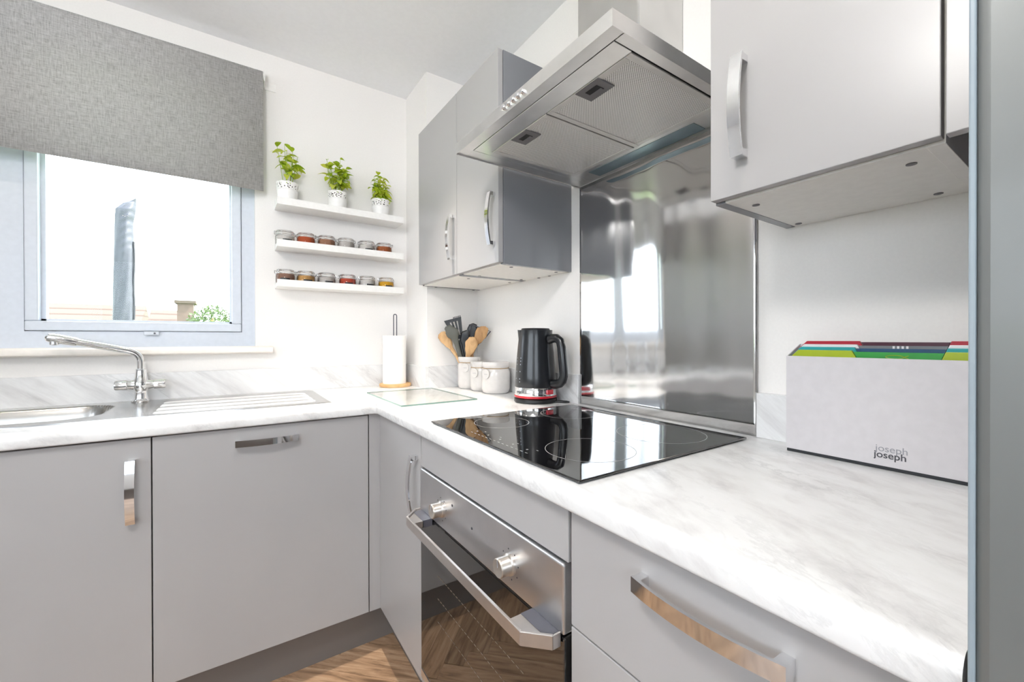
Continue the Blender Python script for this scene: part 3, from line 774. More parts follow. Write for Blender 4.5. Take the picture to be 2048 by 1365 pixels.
wall_cabinet('wall_cabinet', -.2875, -.6735, XL, 'grey wall cabinet door unit nearest the corner, left of the pair', -.647,
             ((872, 575.3), (937, 558), (947, 581)))
wall_cabinet('wall_cabinet', -.6745, -.973, XL, 'grey wall cabinet with shade-darkened glossy side beside the cooker hood', -.946,
             ((959, 552.5), (1022.5, 535), (1042.5, 560), (1112, 545), (1019, 566), (1077.5, 556.5), (1099, 552.5)))
wall_cabinet('wall_cabinet', -1.680, -1.979, -.304, 'pale grey wall cabinet right of the cooker hood with a long bow handle', -1.738,
             ((1512, 411), (1597, 448), (1691, 436), (1771, 420), (1877, 388), (1823, 329)), side_r='carcass')
tag(MB().box(-.304, -.286, -1.982, -2.046, CZ0+.004, CZ1).build('filler_panel', M['cab'], loc=(-.295, -2.014, CZ0), smooth=0, bevel=.0012),
    'narrow grey filler panel between wall cabinet and tall fridge', 'panel')

# ================================================================== FRIDGE
fr = thing('fridge_freezer', (-.33, -2.36, 0), 'tall silver grey fridge freezer at the right edge', 'fridge')
MB().box(-.56, -.03, -2.06, -2.64, .02, 2.0).build('body', M['darkgrey'], fr, smooth=0, bevel=.004)
for z0, z1 in ((.03, .78), (.785, 2.01)):
    MB().box(-.622, -.566, -2.0485, -2.645, z0, z1).build('door', M['fridge'], fr, smooth=30, bevel=.009, bseg=4)
MB().box(-.6225, -.60, -2.0477, -2.0512, .05, 2.0).build('edge_highlight', M['edgeglint'], fr, smooth=0, bevel=.001)  # pale strip paints the highlight along the rounded door edge
for x in (-.5, -.1):
    for y in (-2.1, -2.6): MB().lathe([(.02, 0), (.02, .02)], (x, y, 0), 12).build('foot', M['black'], fr)

# ================================================================== ROLLER BLIND
BYF = -.06; BXR = -.913
bl = thing('roller_blind', (-1.7, BYF, 1.768), 'grey linen roller blind half lowered over the window', 'blind')
m = MB(); n = 8; rr = .02; pts = []
for k in range(n+1):
    a = math.pi/2*k/n; pts.append((BYF+rr-rr*math.cos(a), 2.262+rr*math.sin(a)))
sec = [(BYF, 1.768)]+pts
vs = []; fs = []
for x in (KL+.005, BXR):
    for y, z in sec: vs.append((x, y, z))
k_ = len(sec)
fs = [(i, i+1, k_+i+1, k_+i) for i in range(k_-1)]
m.add(vs, fs); fb = m.build('blind_fabric', M['blind'], bl, smooth=60)
so = fb.modifiers.new('thickness', 'SOLIDIFY'); so.thickness = .0012; so.offset = -1
MB().lathe([(.017, KL+.002), (.017, BXR+.004)], (0, BYF+.02, 2.262), 20, 'x').build('roller_tube', M['white'], bl)
MB().box(KL+.006, BXR-.002, BYF+.001, BYF+.006, 1.770, 1.792).build('bottom_bar', M['white'], bl, smooth=0)
m = MB(); m.box(BXR+.004, BXR+.008, BYF+.0, -.001, 2.235, 2.29); m.box(BXR+.008, BXR+.052, -.004, -.001, 2.228, 2.262); m.build('bracket', M['white'], bl, smooth=0, bevel=.001)

# ================================================================== SHELVES, JARS, HERBS
SHX0, SHX1, SHD = -.868, -.325, .105
def ledge(z, label):
    t = thing('picture_ledge', ((SHX0+SHX1)/2, 0, z), label, 'shelf', 'white wall ledges')
    m = MB(); m.box(SHX0, SHX1, -SHD, -.0005, z-.018, z); m.build('board', M['white'], t, smooth=0, bevel=.001)
    m = MB(); m.box(SHX0, SHX1, -SHD-.011, -SHD, z-.018, z+.012); m.build('front_lip', M['white'], t, smooth=0, bevel=.001)
    m = MB(); m.box(SHX0, SHX1, -.010, -.0005, z, z+.03); m.build('back_rail', M['white'], t, smooth=0, bevel=.001)
Z1, Z2, Z3 = 1.728, 1.550, 1.382
ledge(Z1, 'white wall ledge holding three potted herbs, topmost'); ledge(Z2, 'white wall ledge in the middle holding six spice jars'); ledge(Z3, 'lowest white wall ledge holding six spice jars')

def make_jar(loc, label, cat, spice, fill, rz, tagged):
    t = thing('spice_jar', loc, label, cat, 'clip-top spice jars on the ledges')
    t['base_'] = (0, 0, 0)
    r = .037; fill = min(.0405, fill+.008)
    m = MB(); m.lathe([(.0001, 0), (.033, 0), (r, .004), (r+.001, .02), (r, .036), (.033, .041), (.0335, .045)], (0, 0, 0), 28, cap=False)
    m.build('glass_body', M['jarglass'], t)
    m = MB(); m.lathe([(.0001, .0022), (.0325, .0022), (.0345, .006), (.0345, fill), (.0001, fill+.001)], (0, 0, 0), 24, cap=False); m.build('spice', M[spice], t)
    m = MB(); m.lathe([(.0352, .0455), (.0362, .047), (.0352, .0485), (.034, .047)], (0, 0, 0), 28, cap=False); m.build('seal_ring', M['paper'], t)
    ld = MB(); ld.lathe([(.034, .049), (.036, .050), (.036, .054), (.033, .059), (.02, .061), (.0001, .061)], (0, 0, 0), 28, cap=False); lid = ld.build('lid', M['jarglass'], t)
    m = MB()
    m.tube([(.037*math.cos(a), .037*math.sin(a), .0425) for a in [2*math.pi*k/24 for k in range(24)]], .0012, 6, True)
    m.tube([(.0375*math.cos(a), .0375*math.sin(a), .0525) for a in [2*math.pi*k/24 for k in range(24)]], .0012, 6, True)
    for s in (1, -1):
        m.tube([(s*.037, -.004, .04), (s*.0412, -.004, .044), (s*.0415, -.002, .054), (s*.038, 0, .055)], .0012, 6)
        m.tube([(s*.037, .004, .04), (s*.0412, .004, .044), (s*.0415, .002, .054), (s*.038, 0, .055)], .0012, 6)
    m.build('wire_clip', M['chrome'], t)
    if tagged:
        m = MB(); vs = []; fs = []
        for k in range(9):
            a = R(-118+56*k/8+random.uniform(-3, 3)*0); 
            for z in (.012, .021): vs.append(((r+.0016)*math.cos(a), (r+.0016)*math.sin(a), z))
        for k in range(8): fs.append((2*k, 2*k+2, 2*k+3, 2*k+1))
        m.add(vs, fs); m.build('name_label', M['black'], t, smooth=60)
    t.rotation_euler = (0, 0, rz)
    return t
j2 = [(570, 's_white', .026, 'jar of pale whitish spice, leftmost on the middle ledge', 1), (612, 's_paprika', .036, 'jar of orange-red spice on the middle ledge, second from left', 0), (653, 's_brown', .036, 'jar of pinkish brown spice on the middle ledge, third from left', 0),
      (692, 's_grey', .034, 'jar of pale grey spice on the middle ledge, fourth from left', 0), (733, 's_white', .03, 'jar of white spice with black label on the middle ledge, fifth from left', 1), (768, 's_clay', .032, 'jar of rust brown spice at the right end of the middle ledge', 0)]
for i, (u, s, f, lb, tg) in enumerate(j2):
    x = at(u, 485, 'y', -.058).x
    make_jar((x, -.058, Z2+.0002), lb, 'jar', s, f, R([10, -25, 8, -12, 5, -30][i]), tg)
j3 = [(571, 's_mocha', .036, 'jar of brown spice, leftmost on the lowest ledge', 1), (612, 's_tan', .030, 'jar of tan spice on the lowest ledge, second from left', 1), (653, 's_grey', .03, 'jar of pale spice on the lowest ledge, third from left', 1),
      (695, 's_chilli', .031, 'jar of red spice on the lowest ledge, fourth from left', 1), (734, 's_white', .034, 'jar of white spice on the lowest ledge, fifth from left', 1), (772, 's_turmeric', .030, 'jar of bright yellow spice at the right end of the lowest ledge', 1)]
for i, (u, s, f, lb, tg) in enumerate(j3):
    x = at(u, 562, 'y', -.058).x
    make_jar((x, -.058, Z3+.0002), lb, 'jar', s, f, R([-8, 6, 10, 0, 12, 8][i]), tg)

def leaf_mesh(name, L, Wd, droop):
    n = 6; vs = []; fs = []
    for i in range(n+1):
        s = i/n; hw = Wd/2*math.sin(math.pi*min(1, s*.92+.04))**.8*(1-.35*s)
        zc = .10*L*math.sin(s*2)-droop*L*s*s
        for j in (-1, 0, 1): vs.append((s*L, j*hw, zc+(abs(j)*.22*hw)))
    for i in range(n):
        for j in range(2): a = i*3+j; fs.append((a, a+3, a+4, a+1))
    me = bpy.data.meshes.new(name); me.from_pydata(vs, [], fs); me.materials.append(M['leaf'])
    me.polygons.foreach_set('use_smooth', [True]*len(me.polygons))
    return me
LM = [leaf_mesh('large_leaf', .048, .033, .4), leaf_mesh('medium_leaf', .034, .024, .35), leaf_mesh('small_leaf', .022, .015, .25)]
def herb(u, label, height, spread, leaves, seed, loose):
    x = at(u, 400, 'y', -.058).x; base = (x, -.058, Z1+.0002)
    rnd = random.Random(seed)
    pot = thing('herb_pot', base, label, 'potted herb', 'potted herbs on the top ledge')
    pot['base_'] = (0, 0, 0)
    r0, r1, h = .036, .043, .088
    rad = lambda z: r0+(r1-r0)*z/h
    m = MB(); m.lathe([(.0001, .0), (r0, 0), (rad(.056), .056)], (0, 0, 0), 40, cap=False); m.build('pot', M['white'], pot)
    m = MB(); rows = 7; seg = 60; vs = []; fs = []
    for i in range(rows+1):
        z = .056+(h-.056)*i/rows
        for k in range(seg):
            a = 2*math.pi*k/seg; vs.append((rad(z)*math.cos(a), rad(z)*math.sin(a), z+(.003*abs(math.sin(k*math.pi/6)) if i == rows else 0)))
    for i in range(rows):
        for k in range(seg):
            ph = (k % 12, i)
            hole = (i in (1, 2, 3, 4, 5)) and (((k+2*i) % 4 == 0) or (k*3+i*5) % 7 == 0) and rnd.random() < .62
            if hole: continue
            j = (k+1) % seg; fs.append((i*seg+k, i*seg+j, (i+1)*seg+j, (i+1)*seg+k))
    m.add(vs, fs); lb_ = m.build('lace_rim', M['white'], pot, fixn=False)
    so = lb_.modifiers.new('t', 'SOLIDIFY'); so.thickness = .0008
    m = MB(); m.lathe([(.0001, .075), (r1-.006, .075), (r1-.005, .08), (r1-.006, .002), (.0001, .002)], (0, 0, 0), 24, cap=False); m.build('soil', M['soil'], pot)
    # stems and leaves
    def sub_leaf(mesh, p, yaw, pitch, roll, sc=1):
        o = bpy.data.objects.new('leaf', mesh); COL.objects.link(o); o.parent = pot; o.location = p
        o.rotation_euler = (roll, pitch, yaw); o.scale = (sc, sc, sc)
    for s in range(loose):
        a = rnd.uniform(0, 6.28); q = rnd.uniform(.3, 1)
        p0 = Vector((.02*q*math.cos(a), .02*q*math.sin(a), .074)); hh = height*rnd.uniform(.45, 1)
        if p0.y > .01: p0.y *= .3
        p1 = Vector((p0.x+spread*q*math.cos(a)*.8, p0.y+min(.6, 1)*spread*q*math.sin(a)*.6, .074+hh))
        p1.y = min(p1.y, .02)
        mid = (p0+p1)/2+Vector((0, 0, .006))
        m = MB().tube([p0, mid, p1], [.0015, .0013, .001], 6); m.build('stem', M['stem'], pot)
        k = leaves
        for l in range(k):
            f_ = 1-l*(.75/max(1, k)); p = p0.lerp(p1, f_)
            yaw = rnd.uniform(0, 6.28)
            if math.sin(yaw) > .5: yaw = -yaw
            me = LM[rnd.choice((0, 1)) if loose < 12 else rnd.choice((1, 1, 0, 2))]
            sub_leaf(me, p, yaw, rnd.uniform(-.5, .7), rnd.uniform(-.5, .5), rnd.uniform(.8, 1.15))
herb(575, 'tall leggy large-leaved herb in a white lace-edged pot, left of the three herbs', .195, .04, 4, 3, 10)
herb(675, 'bushy green herb in a white lace-edged pot, middle of the three', .165, .042, 6, 12, 16)
herb(761, 'compact herb in a white lace-edged pot, right of the three', .140, .026, 7, 5, 16)

# ================================================================== PAPER TOWELS
px_, py_ = -.3625, -.098
hp = thing('paper_towel_holder', (px_, py_, ZT), 'wooden-based paper towel holder with wire loop pole', 'towel holder')
MB().lathe([(.0001, .0005), (.073, .0005), (.075, .003), (.075, .013), (.073, .0155), (.0001, .0155)], (px_, py_, ZT), 44, cap=False).build('base', M['basewood'], hp)
hw_ = .0075; lp = [(px_-hw_, py_, ZT+.0155), (px_-hw_, py_, ZT+.345)]
for k in range(1, 8):
    a = math.pi*k/8; lp.append((px_-hw_*math.cos(a), py_, ZT+.345+hw_*math.sin(a)))
lp += [(px_+hw_, py_, ZT+.345), (px_+hw_, py_, ZT+.0155)]
MB().tube(lp, .0025, 8).build('wire_pole', M['darkgrey'], hp)
pr = thing('paper_towel_roll', (px_-.004, py_, ZT+.0157), 'white paper towel roll standing on the wooden holder', 'paper towel')
RR = .055; zb_, zt_ = ZT+.0157, ZT+.0157+.232; rx_ = px_-.004
m = MB(); vs = []; fs = []; sg = 48
for r_, z in ((.0235, zb_), (RR, zb_), (RR, zt_), (.0235, zt_)):
    for k in range(sg):
        a = 2*math.pi*k/sg; vs.append((rx_+r_*math.cos(a), py_+r_*math.sin(a), z))
for i in range(3):
    for k in range(sg):
        j = (k+1) % sg; fs.append((i*sg+k, i*sg+j, (i+1)*sg+j, (i+1)*sg+k))
m.add(vs, fs); m.build('paper', M['paper'], pr, fixn=False)
m = MB(); m.lathe([(.0235, 0), (.0235, .232)], (rx_, py_, zb_), 24, cap=False); m.build('core', M['twine'], pr)

# ================================================================== GLASS BOARD
bp4 = [at(744, 787, 'z', ZT), at(803, 817, 'z', ZT), at(962, 803, 'z', ZT)]
gx0, gx1, gy0, gy1 = -.560, -.272, -.33, -.755
gb = thing('glass_board', ((gx0+gx1)/2, (gy0+gy1)/2, ZT), 'square clear glass worktop saver lying by the corner', 'chopping board')
GZ0, GZ1 = ZT+.004, ZT+.009
top_ = MB(); top_.add([(gx0, gy1, GZ1), (gx1, gy1, GZ1), (gx1, gy0, GZ1), (gx0, gy0, GZ1)], [(0, 1, 2, 3)])
top_.build('glass_plate', M['boardglass'], gb, smooth=0)
m = MB(); e_ = .0006
m.add([(gx0, gy1, GZ0), (gx1, gy1, GZ0), (gx1, gy0, GZ0), (gx0, gy0, GZ0), (gx0, gy1, GZ1), (gx1, gy1, GZ1), (gx1, gy0, GZ1), (gx0, gy0, GZ1)], [(0, 1, 5, 4), (1, 2, 6, 5), (2, 3, 7, 6), (3, 0, 4, 7)])
m.build('ground_edge', M['glassedge'], gb, smooth=0)
for x in (gx0+.02, gx1-.02):
    for y in (gy0-.02, gy1+.02): MB().lathe([(.006, 0), (.006, .004)], (x, y, ZT), 14).build('foot', M['jarglass'], gb)

# ================================================================== CANISTERS AND UTENSILS
def canister(name, x, y, r, h, label, group, tag_ang, hollow=True):
    t = thing(name, (x, y, ZT), label, 'canister', group)
    rn = r*.90
    prof = [(.0001, .001), (r*.8, 0), (r*.93, .006), (r, .022), (r, h-.045), (r*.97, h-.036), (rn, h-.029), (rn*.98, h-.024), (rn*1.06, h-.018), (rn*1.08, h-.003), (rn*1.05, h)]
    prof += [(rn*.95, h), (rn*.9, h-.004), (r*.88, h-.05), (r*.88, .008), (.0001, .008)] if hollow else [(rn*.9, h+.001), (.0001, h+.0015)]
    MB().lathe(prof, (x, y, ZT), 44, cap=False).build('jar', M['ceramic'], t, smooth=50)
    zt = ZT+h-.0265
    MB().tube([(x+(rn+.001)*math.cos(a), y+(rn+.001)*math.sin(a), zt) for a in [2*math.pi*k/36 for k in range(36)]], .0016, 6, True).build('twine', M['twine'], t)
    a = R(tag_ang); nx, ny = math.cos(a), math.sin(a); tr = .0175
    c = Vector((x+(r+.003)*nx, y+(r+.003)*ny, zt-.022)); sd = Vector((-ny, nx, 0))
    m = MB(); sg = 22; vs = []
    for off in (0, .0035):
        for k in range(sg):
            th = 2*math.pi*k/sg; vs.append(c+Vector((nx, ny, 0))*off+sd*(tr*math.cos(th))+Vector((0, 0, 1))*(tr*1.15*math.sin(th)))
    fs = [tuple(range(sg))[::-1], tuple(range(sg, 2*sg))]+[(k, (k+1) % sg, sg+(k+1) % sg, sg+k) for k in range(sg)]
    tg = m.add(vs, fs).build('tag', M['ceramic'], t, smooth=40)
    MB().tube([c+Vector((nx, ny, 0))*.0039+sd*(.008*(k/8-.5)*2)+Vector((0, 0, .0012*math.sin(k*2.4)-.001)) for k in range(9)], .0005, 5).build('script_mark', M['printlight'], tg)
    MB().tube([(x+(rn+.001)*nx, y+(rn+.001)*ny, zt), c+Vector((nx, ny, 0))*.001+Vector((0, 0, .013))], .0009, 6).build('tag_string', M['twine'], t)
    return t
canister('utensil_pot', -.098, -.372, .056, .148, 'cream ceramic utensil pot with round tag, furthest in the corner', 'cream ceramic canisters', 222)
canister('canister', -.095, -.478, .051, .130, 'smaller cream ceramic canister between utensil pot and large canister', 'cream ceramic canisters', 207, False)
canister('canister', -.090, -.592, .061, .133, 'large cream ceramic canister next to the kettle', 'cream ceramic canisters', 200, False)

PC = Vector((-.098, -.372, ZT)); PD = (PC-CP).dot(FW)
def loft(path_px, secs, name, mat, label, cat='utensil', doff=0, base_off=(0, 0), extra=None, thick=.35):
    """utensil: centre line through photo pixels at the pot's own distance, elliptical sections (half width, half thickness)"""
    pts = [at_d(u, v, PD+doff) for u, v in path_px]
    foot = PC+Vector((base_off[0], base_off[1], .012))
    pts = [foot]+pts; secs = [secs[0]]+secs
    t = thing(name, foot, label, cat, 'utensils in the ceramic pot')
    # resample smoothly
    m = MB(); sg = 14; vs = []; fs = []
    P = []; S = []
    for i in range(len(pts)-1):
        for k in range(5):
            f_ = k/5; P.append(pts[i].lerp(pts[i+1], f_)); S.append(tuple(a+(b_-a)*(f_*f_*(3-2*f_)) for a, b_ in zip(secs[i], secs[i+1])))
    P.append(pts[-1]); S.append(secs[-1])
    for i, p in enumerate(P):
        tg = (P[min(i+1, len(P)-1)]-P[max(i-1, 0)]).normalized()
        sd = tg.cross(FW).normalized(); no = sd.cross(tg).normalized()
        for k in range(sg):
            a = 2*math.pi*k/sg; vs.append(p+sd*S[i][0]*math.cos(a)+no*S[i][1]*math.sin(a))
    for i in range(len(P)-1):
        for k in range(sg):
            j = (k+1) % sg; fs.append((i*sg+k, i*sg+j, (i+1)*sg+j, (i+1)*sg+k))
    fs.append(tuple(range(sg))[::-1]); q = (len(P)-1)*sg; fs.append(tuple(range(q, q+sg)))
    m.add(vs, fs); m.build('utensil_body' if not extra else 'handle', mat, t, smooth=60)
    return t
mm = PD/FPX        # metres per photo pixel at the pot
W_ = lambda p: p*mm
loft([(914, 714), (903, 697), (897, 688), (890, 677), (883, 670), (880, 667)], [(W_(3), .005), (W_(4), .005), (W_(8), .005), (W_(11), .006), (W_(9.5), .005), (W_(5), .004), (W_(1), .002)][:6], 'wooden_spoon', M['spoonwood'], 'pale wooden spoon leaning furthest left in the utensil pot', doff=.004, base_off=(.01, .012))
loft([(920, 712), (914, 690), (911, 680), (906, 668), (897, 659), (890, 656)], [(W_(4.5), .006), (W_(4.5), .005), (W_(6), .004), (W_(13), .006), (W_(10), .005), (W_(3), .003)], 'silicone_spoon', M['silicone'], 'dark grey silicone spoon leaning left in the utensil pot', doff=-.018, base_off=(.004, -.008))
loft([(936, 712), (940, 698), (943, 688), (946, 679), (948, 675)], [(W_(5), .005), (W_(10), .005), (W_(12.5), .006), (W_(9), .005), (W_(3), .003)], 'wooden_spoon', M['spoonwood'], 'wooden spoon standing at the front centre of the utensil pot', doff=-.030, base_off=(-.006, -.012))
loft([(943, 708), (951, 690), (956, 680), (962, 668), (966, 658), (966, 653)], [(W_(4), .005), (W_(4), .005), (W_(9), .005), (W_(12), .006), (W_(11), .005), (W_(5), .003)], 'wooden_spoon', M['spoonwood2'], 'darker wooden spoon leaning right in the utensil pot', doff=-.012, base_off=(.002, -.004))
loft([(931, 710), (929, 694), (928, 682), (931, 670), (936, 662)], [(W_(4), .005), (W_(5), .004), (W_(9), .004), (W_(10), .005), (W_(4), .003)], 'slotted_spoon', M['black'], 'black slotted spoon in the middle of the utensil pot', doff=.002, base_off=(.004, .006))
loft([(934, 706), (939, 690), (942, 676), (945, 660), (946, 650), (946, 647)], [(W_(4), .005), (W_(5), .004), (W_(7), .004), (W_(11), .004), (W_(8), .004), (W_(2), .003)], 'ladle', M['black'], 'black nylon ladle rising behind the wooden spoons', doff=.018, base_off=(.012, .012))
# masher: a grey rod bent into an open square
t = loft([(944, 706), (952, 692), (960, 681)], [(W_(3), .004), (W_(3), .004), (W_(3), .004)], 'potato_masher', M['black'], 'black masher with bent grey metal rod leaning right', doff=.012, base_off=(.014, .002), extra=1)
MB().tube([at_d(u, v, PD+.010) for u, v in ((960, 681), (970, 677), (981, 663), (974, 661), (958, 655), (943, 650), (940, 662), (939, 674))], .0025, 8).build('rod', M['darkgrey'], t)
# slotted turner
t = loft([(926, 712), (922, 692), (919, 681)], [(W_(4), .005), (W_(4.5), .005), (W_(6), .004)], 'slotted_turner', M['black'], 'black slotted turner standing tallest in the utensil pot', doff=.004, base_off=(.006, .010), extra=1)
qz = PD+.004
L0, L1, L2, L3 = [at_d(u, v, qz) for u, v in ((910, 680), (926, 677), (922, 632), (887, 641))]   # bottom l, bottom r, top r, top l
def bl_(s, t_): return L0.lerp(L1, s).lerp(L3.lerp(L2, s), t_)
m = MB()
def quad(s0, s1, t0, t1, jag=0):
    c4 = [bl_(s0, t0), bl_(s1, t0), bl_(s1, t1+jag), bl_(s0, t1)]
    m.add([p-FW*.001 for p in c4]+[p+FW*.001 for p in c4], [(0, 1, 2, 3), (4, 7, 6, 5), (0, 4, 5, 1), (1, 5, 6, 2), (2, 6, 7, 3), (3, 7, 4, 0)])
cuts = [0, .26, .35, .47, .56, .68, .77, 1]
for i in range(7):
    s0, s1 = cuts[i], cuts[i+1]
    if i % 2 == 0: quad(s0, s1, 0, .96)
    else: quad(s0, s1, 0, .18); quad(s0, s1, .82, .96)
for i in range(6): quad(.55+i*.075, .55+i*.075+.045, .96, 1.03)
m.build('blade', M['black'], t, smooth=0)

# ================================================================== KETTLE
kx, ky = -.1015, -.888
kt = thing('kettle', (kx, ky, ZT), 'black electric kettle with chrome band and red trim', 'kettle')
kl = lambda prof, nm, mt, par=kt, cap=False, seg=48: MB().lathe(prof, (kx, ky, ZT), seg, cap=cap).build(nm, M[mt], par, smooth=40)
kl([(.0001, .001), (.076, .001), (.079, .004), (.079, .014), (.074, .018), (.0001, .018)], 'power_base', 'black')
kl([(.074, .018), (.0785, .020), (.0785, .025), (.076, .027)], 'red_ring', 'red')
kl([(.0765, .027), (.0768, .029), (.0762, .055), (.0755, .056)], 'chrome_band', 'chrome')
bdk = kl([(.0755, .056), (.0765, .058), (.0745, .09), (.0715, .13), (.067, .18), (.0625, .225), (.0618, .25), (.0625, .262), (.058, .2625), (.0001, .2625)], 'body', 'kettleblack')
kl([(.052, .2628), (.0525, .266), (.049, .269), (.0001, .270)], 'lid', 'black', kt, False, 40)
hd_ = (RT*1.0-FW*.85).normalized(); hd_.z = 0; hd_.normalize()
hp_ = lambda r_, z: Vector((kx, ky, ZT+z))+hd_*r_
path = [hp_(.058, .226), hp_(.075, .232), hp_(.094, .232), hp_(.108, .222), hp_(.114, .20), hp_(.118, .16), hp_(.122, .12), hp_(.123, .10), hp_(.119, .085), hp_(.108, .074), hp_(.09, .069), hp_(.072, .068)]
MB().tube(path, [.014, .0135, .013, .013, .013, .013, .013, .013, .013, .013, .0135, .014], 14, flat=1.25).build('handle', M['kettleblack'], kt, smooth=60)
sd_ = (-RT*1.0-FW*.1).normalized(); sd_.z = 0; sd_.normalize(); so_ = Vector((-sd_.y, sd_.x, 0))
c0 = Vector((kx, ky, ZT))
m = MB()
m.add([c0+sd_*.060+so_*.022+Vector((0, 0, .262)), c0+sd_*.060-so_*.022+Vector((0, 0, .262)), c0+sd_*.066+Vector((0, 0, .263)), c0+sd_*.061+so_*.012+Vector((0, 0, .222)), c0+sd_*.061-so_*.012+Vector((0, 0, .222))],
      [(0, 2, 1), (0, 3, 2), (1, 2, 4), (2, 3, 4), (0, 1, 4, 3)])
m.build('spout_lip', M['kettleblack'], kt, smooth=0)
def krad(z):
    pr_ = [(.056, .0755), (.09, .0745), (.13, .0715), (.18, .067), (.225, .0625)]
    for (a, r1_), (b_, r2_) in zip(pr_, pr_[1:]):
        if z <= b_: return r1_+(r2_-r1_)*(z-a)/(b_-a)
    return .0625
vd = Vector((CP.x-kx, CP.y-ky, 0)).normalized(); va = math.atan2(vd.y, vd.x)
m = MB()
for col_ in (-68, -49):
    for z in (.075, .086, .112, .137, .149, .160):
        a = va+R(col_); r_ = krad(z)+.0003
        c = Vector((kx+r_*math.cos(a), ky+r_*math.sin(a), ZT+z)); tn = Vector((-math.sin(a), math.cos(a), 0))
        m.add([c-tn*.0022, c+tn*.0022, c+Vector((0, 0, .004))], [(0, 1, 2)])
m.build('level_marks', M['printwhite'], bdk, smooth=0, fixn=False)
# red switch
a = va+R(40); n_ = Vector((math.cos(a), math.sin(a), 0)); tn = Vector((-math.sin(a), math.cos(a), 0)); c = Vector((kx, ky, ZT))+n_*.076
q = [c+n_*o_+tn*s*.013+Vector((0, 0, z)) for o_ in (-.004, .007) for s, z in ((-1, .034), (1, .034), (1, .050), (-1, .050))]
MB().add(q, [(0, 3, 2, 1), (4, 5, 6, 7), (0, 1, 5, 4), (1, 2, 6, 5), (2, 3, 7, 6), (3, 0, 4, 7)]).build('switch', M['red'], kt, smooth=0, bevel=.001)
a = va+R(-50); n_ = Vector((math.cos(a), math.sin(a), 0)); tn = Vector((-math.sin(a), math.cos(a), 0)); c = Vector((kx, ky, ZT+.042))+n_*.0775
mt = Matrix(((tn.x, 0, n_.x, c.x), (tn.y, 0, n_.y, c.y), (0, 1, 0, c.z), (0, 0, 0, 1)))
text_obj('band_lettering', 'ange', .013, M['printdark'], kt, mt)
cc = Vector((kx, ky, ZT+.0045))
dirc = (RT*.85-FW*.45); dirc.z = 0; dirc.normalize(); per = Vector((-dirc.y, dirc.x, 0))*.7
lp_ = [cc+dirc*.074, cc+dirc*.092+per*.004, cc+dirc*.112+per*.010, cc+dirc*.124+per*.020, cc+dirc*.114+per*.032, cc+dirc*.096+per*.032, cc+dirc*.078+per*.026]
MB().tube(lp_, .0032, 8).build('power_cord', M['black'], kt, smooth=60)

# ================================================================== CHOPPING BOARD FILE
QX0, QX1, QY0, QY1 = -.088, -.024, -1.716, -2.040
bxn = thing('board_case', ((QX0+QX1)/2, (QY0+QY1)/2, ZT), 'pale grey upright case holding four coloured chopping boards', 'board case')
m = MB(); w_ = .0025; zc_, zf_ = ZT+.006, 1.104
m.box(QX0, QX0+w_, QY0, QY1, zc_, zf_); m.box(QX1-w_, QX1, QY0, QY1, zc_, 1.128)
for y0, y1 in ((QY0, QY0-w_), (QY1+w_, QY1)):
    m.prism([(QX0+w_, zc_), (QX1-w_, zc_), (QX1-w_, 1.128), (QX0+w_, zf_)], y0, y1, 'y')
m.box(QX0+w_, QX1-w_, QY0-w_, QY1+w_, zc_, zc_+.003)
m.build('case', M['boxcase'], bxn, smooth=0, bevel=.0008)
MB().box(QX0+.001, QX1-.001, QY0-.001, QY1+.001, ZT, ZT+.0058).build('base_foot', M['rubber'], bxn, smooth=0, bevel=.001)
cyb = (QY0+QY1)/2
fm = lambda z, yo=0: Matrix(((0, 0, -1, QX0-.0001), (-1, 0, 0, -1.878+yo), (0, 1, 0, z), (0, 0, 0, 1)))
text_obj('logo_lettering', 'joseph', .0165, M['printlight'], bxn, fm(.9465, -.002))
text_obj('logo_lettering', 'joseph', .0165, M['printdark'], bxn, fm(.9355), bold=.0002)
bz = [('lime green chopping board at the front of the case', 'b_lime', 'b_green', 1.1165), ('teal chopping board with navy tab second in the case', 'b_teal', 'b_navy', 1.1225),
      ('white chopping board with grey tab third in the case', 'b_white', 'b_greytab', 1.1275), ('red chopping board with maroon tab at the back of the case', 'b_red', 'b_maroon', 1.134)]
for i, (lb, mc, mt_, zt) in enumerate(bz):
    x0 = QX0+.008+i*.0133; x1 = x0+.0065
    t = thing('chopping_board', ((x0+x1)/2, cyb, ZT+.0095), lb, 'chopping board', 'coloured chopping boards in the case')
    ya, yb, ch_ = QY0-.007, QY1+.007, .012
    MB().prism([(ya, ZT+.0095), (yb, ZT+.0095), (yb, zt-ch_), (yb+ch_, zt), (-1.944, zt), (-1.937, zt-.02), (-1.832, zt-.02), (-1.822, zt), (ya-ch_, zt), (ya, zt-ch_)], x0, x1, 'x').build('board', M[mc], t, smooth=0, bevel=.0008)
    MB().prism([(-1.8325, zt-.0198), (-1.9365, zt-.0198), (-1.9425, zt-.002), (-1.8245, zt-.002)], x0+.0004, x1-.0004, 'x').build('tab', M[mt_], t, smooth=0)
    if i in (0, 2):
        m = MB()
        if i == 0:
            el = [(x0+.0002, -1.882+.012*math.cos(a), zt-.010+.003*math.sin(a)) for a in [2*math.pi*k/20 for k in range(20)]]
            m.tube(el, .0005, 5, True); m.tube([(x0+.0002, -1.894, zt-.010), (x0+.0002, -1.900, zt-.0075)], .0005, 5); m.tube([(x0+.0002, -1.894, zt-.010), (x0+.0002, -1.900, zt-.0125)], .0005, 5)
            m.build('vegetable_mark', M['b_lime'], t)
        else:
            for k in range(4): m.box(x0+.0001, x0+.0004, -1.873-k*.006, -1.876-k*.006, zt-.007, zt-.0025)
            m.build('tab_mark', M['b_white'], t, smooth=0)

